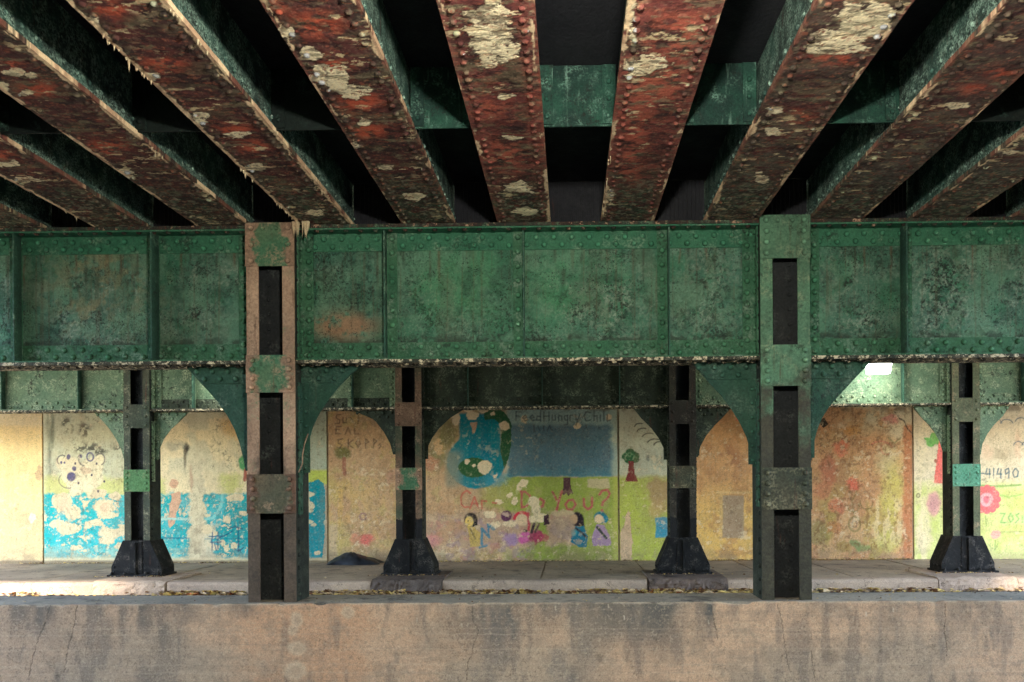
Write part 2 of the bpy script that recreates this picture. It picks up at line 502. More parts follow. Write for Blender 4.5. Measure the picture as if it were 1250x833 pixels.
def emis(name, col, s):
    N = NB(name); N.b.inputs['Emission Color'].default_value = (*col, 1); N.b.inputs['Emission Strength'].default_value = s
    return N.done((.8, .8, .8), .3)


M['lens'] = emis('lamp_lens_glow', (.95, 1.0, .98), 1.1)

# ------------------------------------------------------------------ key levels
YF, DEP = 7.10, .36                       # face of the columns on the parapet, and their depth
YW = YF + DEP / 2                         # plane of the front girder web
ZT = W(644, 271, 7.11)[1]                 # top of the front girder
ZB = W(644, 441, 7.11)[1]                 # its underside
PY0, PY1 = 7.0, 7.58
ZP = W(644, 736, PY0)[1]                  # parapet top
YB = 13.10                                # face of the kerb columns
YBW = YB + DEP / 2
ZBB = W(680, 498, YBW - .15)[1]           # underside of the back girder
KY = 12.43
ZS = W(700, 709, KY)[1]                   # sidewalk level
ZR = W(700, 724, KY)[1]                   # road level
WY = 15.6
ZD = ZT + .42                             # underside of the deck
print('levels', ZT, ZB, ZP, ZBB, ZS, ZR, ZD)
XL, XR = -13.6, 11.6

# ------------------------------------------------------------------ setting
g = MB(); g.box(-400, 400, -300, 500, -.6, -.14); tag(build('ground', g, M['ground']), kind='structure')
g = MB(); g.box(-60, 60, -.9, PY0, -.139, -.10); tag(build('near_lane', g, M['asphalt']), kind='structure')
g = MB(); g.box(-60, 60, PY1, KY, -.139, ZR); tag(build('road', g, M['asphalt']), kind='structure')
# sidewalk slabs with open joints over a dark bed
joints = [-60, -16, -13.8, -12, -10.2, -8.4, -6.6, -4.75, -2.9, -.45, 1.25, 3.1, 4.4, 5.95, 7.8, 9.6, 11.4, 13.2, 15, 60]
g = MB()
for a, b in zip(joints, joints[1:]):
    g.box(a + .014, b - .014, KY + .26, WY, ZR + .03, ZS + random.uniform(-.006, .006))
g.box(-60, 60, KY + .24, WY, -.139, ZS - .03)
tag(build('sidewalk', g, M['walk']), kind='structure')
# kerb in lengths broken at the footings
kb = [-60] + [W(p, 709, KY)[0] for p in (-420, -180, 116, 538, 789, 890, 1148, 1420)] + [60]
kpx = [(-60, W(-300, 709, KY)[0]), (W(-298, 709, KY)[0], W(112, 709, KY)[0]), (W(203, 709, KY)[0], W(452, 709, KY)[0]), (W(540, 709, KY)[0], W(790, 709, KY)[0]),
       (W(889, 709, KY)[0], W(1145, 709, KY)[0]), (W(1243, 709, KY)[0], W(1500, 709, KY)[0]), (W(1503, 709, KY)[0], 60)]
g = MB()
for a, b in kpx:
    n = max(2, int((b - a) / .35)) if abs(a) < 30 and abs(b) < 30 else 2
    prof = [(0, ZR - .1), (0, ZS - .045), (.012, ZS - .015), (.04, ZS + .002), (.255, ZS + .004), (.255, ZR - .1)]
    base = len(g.v)
    for i in range(n + 1):
        x = a + (b - a) * i / n
        w = random.uniform(-.012, .012)
        for (dy, z) in prof:
            g.v.append((x, KY + dy + (w if dy < .1 else 0), z + (w * .3 if z > ZR else 0)))
    m = len(prof)
    for i in range(n):
        for j in range(m - 1):
            g.f.append((base + i * m + j, base + (i + 1) * m + j, base + (i + 1) * m + j + 1, base + i * m + j + 1)); g.sm.append(False)
    g.f.append(tuple(base + j for j in range(m))); g.sm.append(False)
    g.f.append(tuple(base + n * m + m - 1 - j for j in range(m))); g.sm.append(False)
tag(build('kerb', g, M['kerb']), kind='structure')

# ------------------------------------------------------------------ parapet
px0, px1 = XL - 30, XR + 30
x0, x1 = W(-70, 780, PY0)[0], W(1320, 780, PY0)[0]
cv = Canvas(gridP(x0, x1, -.14, ZP, PY0, .0056), (192, 160, 130), seed=5, k=1.05)
cv.mix(sst(cv.n(160, 120, 1), .42, .62), (172, 150, 126))
cv.mix(.55 * sst(cv.x, 240, 330) * (1 - sst(cv.x, 420, 560)) * sst(cv.n(80, 50, 2), .25, .6), (188, 142, 106))
cv.mix(.5 * (1 - sst(cv.x, 60, 240)), (150, 134, 116))
for (xc, w_, a_, yb) in ((10, 40, .5, 790), (50, 26, .6, 800), (105, 26, .55, 810), (165, 30, .6, 815), (225, 22, .5, 775), (268, 18, .75, 770), (300, 14, .5, 765), (590, 60, .55, 830), (620, 26, .5, 790), (680, 50, .45, 800),
                         (735, 34, .5, 830), (790, 40, .55, 830), (812, 22, .5, 840), (868, 14, .7, 800), (1010, 26, .35, 770), (1120, 40, .35, 840), (1190, 30, .4, 790)):
    X, Y = cv.warp(10)
    m = np.exp(-((X - xc) / w_) ** 2) * (1 - sst(Y, 735, yb)) * sst(cv.n(26, 90, int(xc)), .28, .58)
    cv.mix(a_ * m * 1.5, (86, 86, 82))
cv.mix(.55 * np.exp(-((cv.x - 640) / 110) ** 2) * sst(cv.n(34, 60, 3, 5), .38, .66), (92, 98, 98))
cv.mix(.5 * np.exp(-((cv.x - 160) / 60) ** 2) * sst(cv.n(30, 44, 4, 5), .42, .66), (82, 86, 86))
cv.mix(.45 * sst(cv.n(14, 60, 6, 5), .55, .75), (96, 92, 88))
cv.mix(.3 * sst(cv.n(7, 7, 7, 3), .70, .80), (94, 90, 84))
cv.mix(.14 * sst(cv.n(60, 2.2, 8, 3), .62, .75), (200, 180, 152))
cv.mix(.2 * sst(cv.n(90, 3.2, 9, 3), .64, .78), (110, 102, 94))
cv.mix(.35 * sst(cv.n(2.2, 2.2, 18, 3), .6, .74), (96, 88, 78)); cv.mix(.3 * sst(cv.n(2.4, 2.4, 19, 3), .62, .76), (206, 186, 156)); cv.mix(.35 * sst(cv.n(22, 16, 20, 5, .65), .52, .66), (134, 120, 104))
for y_ in (768, 775, 793, 812, 822):
    cv.stroke([(-80, y_ + 2), (400, y_ - 1), (900, y_), (1330, y_ - 3)], .7, (196, 178, 152), a=.18, warp=2)
for pts in ([(62, 737), (58, 755), (50, 770), (44, 790), (38, 812), (34, 835)], [(94, 738), (90, 762), (84, 790), (78, 822)], [(576, 737), (577, 755), (583, 770), (578, 790), (573, 806), (568, 835)],
            [(950, 738), (955, 768), (960, 795), (965, 820)], [(990, 795), (992, 812), (995, 835)], [(868, 738), (872, 760), (876, 780)], [(1155, 738), (1152, 765), (1156, 800)]):
    cv.stroke(pts, .38, (62, 58, 52), a=.8, warp=3.5, h=.0, soft=.5)
for (x_, y_, r1, r2) in ((362, 757, 7, 9), (357, 770, 6, 6), (362, 792, 11, 9), (360, 820, 13, 12), (425, 748, 8, 7)):
    cv.ell(x_, y_, r1, r2, (196, 178, 150), warp=4, a=.55, soft=.35)
    cv.ell(x_ + 1, y_, r1 * .55, r2 * .55, (160, 136, 112), warp=3, a=.5, soft=.4)
for (x_, y_, r_) in ((69, 826, 3), (548, 762, 2.5), (732, 804, 4), (510, 757, 2), (1140, 790, 3), (1075, 795, 3), (205, 745, 3), (1165, 752, 2.5), (1012, 803, 9)):
    cv.ell(x_, y_, r_, r_ * 1.2, (74, 68, 62), warp=4, a=.4, soft=.6)
for (x_, y_, r_) in ((678, 742, 1.5), (743, 741, 1.6), (509, 757, 1.6), (563, 763, 1.5), (761, 754, 1.6), (1057, 750, 2), (865, 760, 1.5), (1090, 745, 1.6)):
    cv.stroke([(x_, y_ - 2.5), (x_ + .8, y_ + 2)], r_ * .4, (205, 190, 165), a=.7, warp=2)
cv.mix((1 - sst(cv.y - 736 + (cv.x - 640) * .004, 0, 3)) * .6 * sst(cv.n(14, 6, 50), .3, .6), (196, 180, 156))
par = thing('parapet_wall', 'long low stained concrete parapet across the foreground carrying the two big front columns', 'concrete barrier', (0, 7.29, -.14))
cv.P[..., 1] += ((fbm(cv.P[..., 0] * 9, cv.P[..., 2] * 9, 77, 3) - .5) * .006)
tr = cv.P[-1, :, 0]
chip = sst(fbm(tr * 2.2, tr * 0, 61, 4, .7), .60, .72) * .022 + (fbm(tr * 14, tr * 0, 62, 3) - .5) * .006
for k_ in range(1, 7): cv.P[-k_, :, 2] -= chip * (1 - (k_ - 1) / 6); cv.P[-k_, :, 1] += chip * .7 * (1 - (k_ - 1) / 6)
build_canvas('front_face', cv, (0, .03, 0), M['parapet'], par)
g = MB()
n = 160
xs = [x0 + (x1 - x0) * i / n for i in range(n + 1)]
g.box(px0, x0 - .002, PY0, PY1, -.14, ZP); g.box(x1 + .002, px1, PY0, PY1, -.14, ZP)
g.box(x0, x1, PY0 + .032, PY1, -.14, ZP - .002)
build('body', g, M['coping'], par)

# ------------------------------------------------------------------ mural wall
wall = thing('mural_wall', 'long concrete wall behind the sidewalk covered by a peeling children\'s mural', 'painted wall', (0, WY, ZS))
ZW0, ZW1 = ZS - .05, W(700, 484, WY)[1]
g = MB(); g.box(XL - .5, XR + .5, WY + .03, WY + .5, ZW0, ZD); build('backing', g, M['plainwall'], wall)
g = MB()
xa, xb = W(-75, 600, WY)[0], W(1325, 600, WY)[0]
g.box(XL - .5, xa - .02, WY, WY + .03, ZW0, ZD); g.box(xb + .02, XR + .5, WY, WY + .03, ZW0, ZD); g.box(xa, xb, WY, WY + .03, ZW1 + .004, ZD)
build('plain_facing', g, M['plainwall'], wall)
KW = 1.0
STEP = .0122


def text_su(cv, segs, w, col, **kw):
    for s in segs: cv.stroke(s, w, col, **kw)


def cracks(cv, n, box, seed, col=(60, 52, 46), a=.7, w=.45):
    """fine irregular peeling lines inside a box, thin where two noise values cross"""
    x0_, x1_, y0_, y1_ = box
    reg = sst(cv.x, x0_ - 4, x0_ + 6) * (1 - sst(cv.x, x1_ - 6, x1_ + 4)) * sst(cv.y, y0_ - 4, y0_ + 6) * (1 - sst(cv.y, y1_ - 6, y1_ + 4))
    q = cv.n(15, 17, seed * 3, 4, .6); lines = 1 - sst(np.abs(q - .5), .0, .010 + .010 * w)
    pres = sst(cv.n(11, 12, seed * 3 + 1, 3), .56 - .004 * n, .66 - .004 * n)
    cv.mix(a * .8 * reg * lines * pres, col, h=.1)
    sp = sst(cv.n(3.4, 3.8, seed * 3 + 2, 4, .65), .60, .68) * sst(cv.n(14, 14, seed * 3 + 4, 3), .50, .62)
    cv.mix(a * .6 * reg * sp, col, h=.15)


def wear_shade(cv, amt=1.0, tone=(156, 124, 92), light=(232, 210, 170)):
    cv.mix(.45 * amt * sst(cv.n(13, 15, 61, 5, .65), .52, .68), tone)
    cv.mix(.35 * amt * sst(cv.n(26, 30, 71, 4, .6), .52, .66) * sst(cv.n(3, 3.4, 72, 3, .6), .42, .6), (126, 108, 84))
    flake = sst(cv.n(6.5, 6.5, 62, 5, .65), .63, .66) * sst(cv.n(32, 28, 73, 3), .46, .58)
    cv.mix(min(1, .8 * amt + .2) * flake, light, h=.1)
    rim = (1 - sst(np.abs(cv.n(6.5, 6.5, 62, 5, .65) - .63), 0, .012)) * sst(cv.n(32, 28, 73, 3), .44, .56)
    cv.mix(.6 * amt * rim, (96, 78, 62), h=.6)
    cv.mix(.7 * amt * sst(cv.n(2.8, 3.0, 63, 3), .69, .76), (80, 66, 54), h=.2)
    cv.mix((.04 + .4 * amt) * sst(cv.n(1.7, 1.7, 74, 2), .62, .8), (110, 90, 70)); cv.mix((.03 + .35 * amt) * sst(cv.n(1.7, 1.7, 75, 2), .62, .8), (246, 228, 190))
    cv.mix(.32 * amt * sst(cv.n(4, 60, 64, 4), .56, .72), tone)
    cv.mix(.5 * sst(cv.y, 664, 684) * sst(cv.n(12, 7, 76, 4), .42, .6), (150, 130, 104))
    cv.mix(.75 * (1 - sst(cv.y - 4 * (cv.n(9, 4, 77, 3) - .5), 498, 506)) * sst(cv.n(10, 8, 78), .4, .6), (110, 96, 78))


CREAM = (236, 216, 172)
parts = []


def panelA(p0, p1):
    x0_, x1_ = W(p0, 600, WY)[0], W(p1, 600, WY)[0]
    return Canvas(gridP(x0_, x1_, ZW0, ZW1, WY, STEP), (238, 208, 146), seed=int(p1) % 97 + 3, k=KW)


# yellow panel at the far left
cv = panelA(-75, 51.6)
cv.mix(1 - sst(cv.y + 6 * (cv.n(30) - .5), 516, 523), (226, 204, 160))
cv.mix(sst(cv.y + 8 * (cv.n(12) - .5), 626, 629) * .9, (216, 188, 142))
cv.mix(.4 * sst(cv.n(60, 40, 3), .45, .65), (226, 196, 140))
cv.ell(48, 577, 4, 9, (196, 160, 120), warp=5, a=.8); cv.ell(20, 620, 3, 5, (200, 165, 120), warp=4, a=.7)
cv.ell(40, 632, 5, 5, (240, 225, 185), warp=6, h=.2)
wear_shade(cv, .25); parts.append(cv)

# blue-sea panel
cv = panelA(53.6, 398.8)
cv.c[:] = lin(234, 214, 168, KW)
cv.mix((1 - sst(cv.x, 150, 210)) * .9, (204, 202, 166))
cv.mix(.5 * sst(cv.n(30, 24, 4), .5, .65) * (1 - sst(cv.y, 560, 600)), (188, 186, 158))
cv.mix(.6 * sst(cv.x, 255, 300) * (1 - sst(cv.y, 570, 600)) * sst(cv.n(22, 22, 5), .42, .6), (206, 194, 158))
cv.mix(.75 * (1 - sst(np.abs(cv.x + 4 * (cv.n(14) - .5) - 62), 2, 7)) * (1 - sst(cv.y, 570, 606)) * sst(cv.n(7, 40, 6), .3, .6), (92, 100, 82))
for (x_, y_, a_, b_) in ((81, 518, 5, 8), (103, 525, 6, 8), (98, 546, 8, 6), (112, 546, 8, 5), (120, 550, 10, 4), (146, 552, 7, 8)):
    m = sst(cv.n(4.2, 4.8, int(x_), 4), .50, .58) * np.exp(-((cv.x - x_) / a_) ** 2 - ((cv.y - y_) / b_) ** 2) * 1.6
    cv.mix(np.clip(m, 0, .9), (84, 84, 74), h=.2)
cv.ell(286, 520, 18, 14, (230, 184, 118), warp=9, a=.7, soft=.5)
cv.rect(53, 200, 583, 612, (206, 204, 116), soft=5, warp=5, a=.75)
cv.ell(281, 590, 15, 13, (196, 194, 108), warp=8, a=.8, soft=.4)
# sea
BL = (34, 174, 172)
X, Y = cv.warp(5)
sea = sst(Y, 601, 605) * (1 - sst(cv.x, 303, 310)) * (1 - sst(Y, 678, 684))
cv.mix(sea, BL, h=.6)
cv.mix(sea * sst(cv.x, 190, 260) * .6, (20, 146, 148))
cv.mix(sea * .55 * sst(cv.n(10, 12, 8), .52, .66), (96, 190, 190))
cv.mix(.6 * sst(Y, 662, 676) * sst(cv.n(9, 6, 9), .38, .55) * (1 - sst(cv.x, 240, 250)), (170, 200, 175), h=.4)
P1 = (224, 204, 162)
for (x_, y_, a_, b_) in ((76, 612, 13, 11), (88, 626, 10, 9), (70, 640, 9, 5), (84, 646, 15, 7), (92, 600, 8, 6), (104, 613, 4, 3), (107, 641, 6, 5), (118, 639, 9, 4), (127, 619, 13, 9), (132, 629, 14, 4), (136, 651, 17, 6), (130, 660, 9, 5),
                         (150, 646, 6, 6), (118, 603, 12, 6), (140, 606, 8, 5), (94, 668, 8, 3), (145, 668, 7, 4)):
    cv.ell(x_, y_, a_, b_, P1, warp=4.5, h=.2, soft=.06)
cv.ell(78, 618, 9, 10, (214, 180, 146), warp=5, a=.6, soft=.4); cv.ell(128, 620, 6, 6, (214, 176, 140), warp=4, a=.7)
cv.mix(sea * sst(cv.n(7, 7, 41, 5, .7), 0.65, .67), P1, h=.2); cv.mix(sea * .8 * sst(cv.n(2.6, 2.6, 42, 3), .70, .74), P1, h=.2)
# bears
for (x_, y_, r1, r2) in ((83, 566, 14, 9), (92, 580, 17, 14), (112, 570, 14, 11), (122, 562, 7, 7), (76, 564, 6, 6), (112, 584, 14, 12), (100, 594, 18, 8)):
    cv.ell(x_, y_, r1, r2, (230, 214, 172), warp=2.2)
cv.ell(105, 574, 7, 4, (206, 174, 138), warp=4, a=.8)
INK = (96, 90, 118)
cv.ell(87, 582, 5.2, 6, INK, warp=1.2); cv.ell(90.5, 572, 2.8, 2.8, INK, warp=1); cv.ell(83.5, 558, 2.5, 3, INK, warp=1); cv.ell(98, 557, 2.5, 2.2, INK, warp=1); cv.ell(75, 565, 1.5, 1.8, INK, warp=.6); cv.ell(79, 565, 1.2, 1.5, INK, warp=.6)
cv.arc(110, 558, 4, 5, 0, 360, .9, INK); cv.arc(122, 561, 6, 7, -70, 140, .6, (90, 80, 84)); cv.arc(76, 562, 6, 6, 60, 230, .6, (90, 80, 84)); cv.arc(104, 562, 8, 7, 150, 260, .6, (90, 80, 84)); cv.arc(83, 586, 11, 10, 150, 290, .5, (110, 96, 90))
for (x_, y_) in ((118, 566), (96, 590), (112, 580), (127, 588), (92, 566), (120, 600)): cv.ell(x_, y_, 1.3, 1.6, (84, 76, 88), warp=1)
# middle patch
cv.ell(212, 591, 5, 6, (212, 164, 130), warp=3); cv.poly([(209, 604), (220, 600), (222, 612), (215, 626), (213, 640), (207, 646), (205, 632), (207, 618)], (212, 166, 132), warp=2.5, h=.3)
cv.stroke([(193, 634), (206, 633), (232, 634)], 1.7, (170, 206, 190), warp=2)
cv.stroke([(195, 657), (232, 657)], .8, (0, 120, 140), warp=.5)
cv.rect(231, 250, 560, 690, (214, 200, 162), soft=2, warp=7, h=.25)
cv.rect(244, 262, 640, 690, (218, 202, 166), soft=2, warp=9, a=.9, h=.25)
cv.mix(.5 * np.exp(-((cv.x - 240) / 9) ** 2) * sst(cv.y, 580, 600) * sst(cv.n(5, 8, 10), .45, .6), (168, 148, 120), h=.1)
cv.ell(227, 548, 3.2, 8, (52, 50, 44), warp=3, soft=.5); cv.ell(226, 560, 1.6, 14, (96, 88, 70), warp=2, soft=.6, a=.8); cv.ell(214, 544, 12, 5, (150, 146, 128), warp=6, soft=.6, a=.6); cv.ell(233, 585, 2, 14, (190, 150, 120), warp=4, soft=.6, a=.7)
cv.stroke([(271, 604), (270, 616), (266, 626), (260, 632), (252, 634)], 1.8, (130, 200, 190), warp=2)
for (x_, y_, a_, b_) in ((287, 608, 11, 5), (277, 635, 4, 4), (297, 627, 5, 3), (285.5, 667, 4, 4), (262, 651, 4, 3), (272, 664, 3, 4), (276, 670, 4, 4), (252, 646, 7, 6), (262, 668, 6, 4), (292, 645, 2.5, 2)):
    cv.ell(x_, y_, a_, b_, P1, warp=3, h=.2, soft=.06)
NV = (18, 78, 112)
for s_ in ([(259, 650), (259, 672)], [(266, 650), (266, 670)], [(255, 655), (271, 655)], [(257, 662), (270, 662)], [(268, 657), (276, 653), (284, 648)], [(280, 645), (288, 643), (296, 646)], [(291, 644), (291, 672)], [(286, 670), (291, 673), (297, 669)], [(262, 664), (264, 672)]):
    cv.stroke(s_, .75, NV, a=.9, warp=.8)
cv.stroke([(250, 658), (305, 658)], .5, (0, 110, 130), a=.8, warp=.4)
cv.ell(299, 565, 8, 10, (88, 150, 92), warp=2); cv.stroke([(300, 574), (299, 586)], 2.2, (170, 96, 76))
cracks(cv, 26, (255, 302, 505, 575), 4, a=.8); cracks(cv, 18, (70, 160, 505, 600), 5); cracks(cv, 14, (55, 300, 600, 680), 6, a=.6)
# strip right of the column
m = sst(cv.x, 340, 350)
cv.mix(m * (1 - sst(cv.y, 572, 576)), (188, 194, 166)); cv.mix(m * sst(cv.y, 572, 576) * (1 - sst(cv.y, 590, 594)), (196, 204, 92)); cv.mix(m * sst(cv.y, 590, 594), (176, 160, 132))
cv.poly([(368, 590), (380, 588), (388, 585), (395, 590), (397, 600), (397, 640), (394, 682), (366, 682)], (0, 142, 152), warp=1.5, h=.6)
for (x_, y_, a_, b_) in ((377, 604, 6, 4), (379, 618, 5, 5), (376, 624, 7, 2.5), (378, 637, 5, 2), (383, 641, 4, 2), (374, 612, 4, 8), (388, 676, 5, 3)): cv.ell(x_, y_, a_, b_, (214, 198, 160), warp=3, h=.2, soft=.06)
cracks(cv, 26, (372, 398, 505, 575), 8, a=.9); 
wear_shade(cv, .32); cv.mix(sst(cv.y, 679, 684) * .8, (212, 192, 150)); parts.append(cv)

# care / do you? panel
cv = panelA(401.2, 754)
cv.c[:] = lin(208, 168, 126, KW)
cv.mix(.6 * sst(cv.n(40, 40, 1), .4, .62), (196, 154, 112))
cv.mix(.55 * (1 - sst(cv.x, 412, 440)) * sst(cv.y, 560, 600) * sst(cv.n(14, 24, 2), .32, .6), (200, 184, 96))
cv.mix(.4 * sst(cv.n(18, 26, 3), .55, .68), (212, 178, 104)); cv.mix(.4 * sst(cv.n(13, 13, 5), .6, .72), (190, 176, 110))
cv.mix(.6 * sst(cv.y, 664, 684) * sst(cv.n(20, 10, 6), .3, .55), (158, 146, 88))
cv.ell(418, 553, 10, 7, (112, 112, 62), warp=2.5, a=.9, soft=.3); cv.stroke([(420, 560), (420, 570), (421, 579)], 2.4, (168, 100, 82), a=.8)
cv.ell(479, 583, 8, 12, (196, 140, 126), warp=5, a=.45, soft=.5)
cv.arc(443, 631, 4, 4, 0, 360, 1.3, (150, 108, 112), a=.8); cv.ell(448, 659, 8, 8, (236, 108, 104), warp=5, a=.85, soft=.4); cv.ell(434, 657, 7, 7, (226, 140, 116), warp=5, a=.6, soft=.4); cv.ell(424, 635, 7, 6, (226, 176, 110), warp=4, a=.7, soft=.4)
cv.stroke([(416, 600), (416, 620), (413, 640)], 3, (216, 176, 100), a=.6, warp=2)
cv.rect(401, 412, 640, 690, (206, 178, 146), soft=2, warp=3, a=.7)
DK = (66, 52, 50)
for s_ in ([(416, 506), (411, 506), (410, 510), (415, 513), (414, 517), (409, 517)], [(419, 510), (419, 516), (423, 516), (423, 510)], [(428, 510), (432, 516)], [(437, 507), (437, 517)],
           [(416, 521), (410, 521), (410, 530), (416, 530)], [(410, 525), (414, 525)], [(422, 530), (425, 522), (428, 530)], [(433, 522), (433, 530), (438, 530)],
           [(418, 536), (413, 537), (413, 541), (417, 543), (415, 547), (411, 546)], [(425, 537), (425, 547)], [(431, 537), (425, 542), (431, 547)], [(437, 537), (434, 541), (437, 546), (440, 542), (437, 537)], [(446, 547), (446, 536), (450, 539), (446, 542)], [(456, 547), (456, 536), (460, 539), (456, 542)], [(462, 544), (464, 542), (465, 545), (463, 547)]):
    cv.stroke(s_, .8, DK, a=.62, warp=1)
cv.mix(.5 * sst(cv.x, 515, 525) * (1 - sst(cv.x, 548, 562)) * (1 - sst(cv.y, 560, 590)) * sst(cv.n(16, 20, 7), .35, .55), (150, 146, 104))
cv.ell(546, 530, 10, 16, (122, 124, 78), warp=8, a=.8, soft=.4); cv.ell(534, 560, 10, 8, (140, 136, 92), warp=8, a=.6, soft=.4)
cv.ell(536, 545, 4, 10, (232, 190, 140), warp=6, a=.9); cv.ell(526, 566, 9, 9, (214, 150, 116), warp=5, a=.8, soft=.3)
wear_shade(cv, .4)
# lawn
X, Y = cv.warp(6)
lawn = sst(Y, 580, 583) * sst(X, 606, 622)
cv.mix(lawn * (1 - sst(Y, 690, 700)), (152, 166, 74))
cv.mix(lawn * .5 * sst(cv.n(16, 16, 8), .5, .66), (172, 180, 84))
cv.mix(.8 * sst(X, 575, 600) * (1 - sst(X, 622, 640)) * sst(Y, 585, 592) * (1 - sst(Y, 615, 622)), (168, 168, 84))
# blue field
bf = sst(cv.x + 5 * (cv.n(10) - .5), 618, 624) * (1 - sst(cv.x + 9 * (cv.n(9) - .5), 742, 752)) * (1 - sst(cv.y + 3 * (cv.n(8) - .5), 580, 583))
cv.mix(sst(cv.x, 612, 622) * (1 - sst(cv.y, 580, 583)), (178, 190, 168))
cv.mix(bf, (166, 190, 178)); cv.mix(bf * sst(cv.y + 5 * (cv.n(12) - .5), 515, 522), (102, 130, 138), h=.6)
cv.mix(bf * .7 * sst(cv.n(30, 18, 9), .42, .62) * sst(cv.y, 520, 530), (88, 120, 130)); cv.mix(bf * .5 * sst(cv.y, 566, 580), (66, 132, 142))
cv.mix(bf * .3 * sst(cv.n(2, 2, 19, 3), .55, .7), (110, 140, 140)); cv.mix(bf * .15 * sst(cv.n(2, 2, 39, 3), .58, .72), (44, 70, 78))
# pond figure
PB = (14, 132, 142)
cv.ell(581, 564, 35, 33, PB, warp=1.5, soft=.04, h=.6)
cv.rect(560, 611, 505, 565, PB, soft=2, warp=2, h=.6)
cv.mix(.8 * (1 - sst(cv.x, 553, 572)) * sst(cv.x, 540, 548) * sst(cv.y, 545, 556) * (1 - sst(cv.y, 590, 600)), (148, 150, 128))
cv.mix(.45 * np.exp(-((cv.x - 588) / 26) ** 2 - ((cv.y - 550) / 44) ** 2) * sst(cv.n(5, 50, 10), .45, .65), (0, 108, 138))
cv.ell(606, 586, 14, 8, (60, 156, 176), warp=5, a=.6, soft=.4)
GD = (46, 96, 60)
cv.poly([(588, 496), (606, 496), (617, 505), (624, 516), (624, 545), (620, 562), (615, 572), (611, 548), (612, 520), (604, 512), (592, 512)], GD, warp=1.8, h=.6)
cv.ell(578, 571, 18, 12.5, (50, 98, 56), warp=1.5, soft=.05, h=.65)
CR = (238, 216, 174)
for (x_, y_, a_, b_) in ((592, 570, 8.5, 8.5), (579, 569, 2.5, 2), (570, 563, 3, 3), (577, 508, 8, 5), (572, 502, 5, 3), (590, 501, 7, 3), (602, 506, 3, 3), (616, 520, 6, 6), (605, 581, 2.5, 2), (640, 512, 4, 5), (705, 520, 4, 4), (556, 512, 5, 8), (742, 510, 4, 4)):
    cv.ell(x_, y_, a_, b_, CR, warp=3.2, h=.2, soft=.06)
cv.poly([(574, 516), (583, 516), (580, 528), (577, 530)], (196, 160, 130), warp=2, h=.3)
# fine lettering on the blue
TX = (62, 76, 84)
for s_ in ([(630, 503), (630, 514)], [(630, 503), (636, 503)], [(630, 508), (634, 508)], [(639, 511), (643, 510), (641, 507), (638, 510), (641, 514), (644, 513)], [(648, 511), (652, 510), (650, 507), (647, 510), (650, 514), (653, 513)], [(660, 501), (660, 514)], [(660, 509), (656, 508), (655, 513), (660, 513)],
           [(664, 503), (664, 514)], [(670, 503), (670, 514)], [(664, 508), (670, 508)], [(674, 507), (674, 513), (678, 513), (678, 507)], [(682, 514), (682, 507), (686, 508), (686, 514)], [(693, 507), (689, 508), (690, 513), (693, 513)], [(693, 507), (693, 518), (689, 519)], [(696, 514), (696, 507), (699, 507)], [(702, 507), (704, 513)], [(708, 506), (703, 519)],
           [(721, 504), (715, 503), (713, 508), (715, 514), (721, 513)], [(725, 501), (725, 514)], [(725, 508), (729, 508), (729, 514)], [(733, 507), (733, 514)], [(737, 501), (737, 514)], [(741, 506), (741, 514), (745, 513)],
           [(652, 519), (652, 527)], [(657, 520), (659, 526)], [(664, 520), (664, 526)], [(668, 526), (671, 520), (674, 526)]):
    cv.stroke(s_, .75, TX, a=.75, warp=.9)
cracks(cv, 22, (700, 750, 505, 560), 12, (40, 50, 60), a=.9); cracks(cv, 8, (650, 690, 520, 575), 13, (40, 56, 70), a=.7)
# trunk
cv.poly([(688, 583), (696, 583), (697, 596), (700, 604), (697, 602), (694, 606), (691, 602), (688, 605), (686, 602), (688, 594)], (84, 52, 58), warp=.8, h=.6)
# tan peeled zones under the lawn
X, Y = cv.warp(8)
pe = np.clip(sst(Y, 622, 630) * (1 - sst(X, 640, 660)) + sst(X, 664, 672) * (1 - sst(X, 704, 710)) * sst(Y, 622, 630) * (1 - sst(Y, 662, 672)), 0, 1) * sst(cv.x, 512, 520)
cv.mix(pe * (1 - sst(Y, 664, 676)), (192, 158, 128), h=.3)
cv.mix(pe * .6 * sst(cv.n(9, 9, 11, 4, .6), .52, .62), (216, 184, 146)); cv.mix(pe * .5 * sst(cv.n(8, 9, 13, 4), .56, .66), (196, 126, 116)); cv.mix(.5 * pe * sst(cv.n(9, 7, 14), .56, .66), (164, 136, 150))
for (x_, y_, a_, b_) in ((545, 620, 10, 8), (555, 645, 14, 10), (540, 655, 10, 10)): cv.ell(x_, y_, a_, b_, (198, 150, 110), warp=7, a=.6, soft=.4)
cv.ell(528, 660, 9, 7, (222, 140, 140), warp=6, a=.6, soft=.4)
for (x_, y_, a_, b_) in ((622, 604, 5, 2.5), (628, 612, 4, 6), (634, 595, 2.5, 4), (598, 628, 8, 5), (622, 640, 9, 4), (605, 640, 7, 4), (640, 590, 6, 5), (610, 612, 5, 3)): cv.ell(x_, y_, a_, b_, CR, warp=4, h=.2, soft=.06)
cv.rect(716, 744, 585, 596, (206, 186, 146), soft=1, warp=4, a=.85, h=.25)
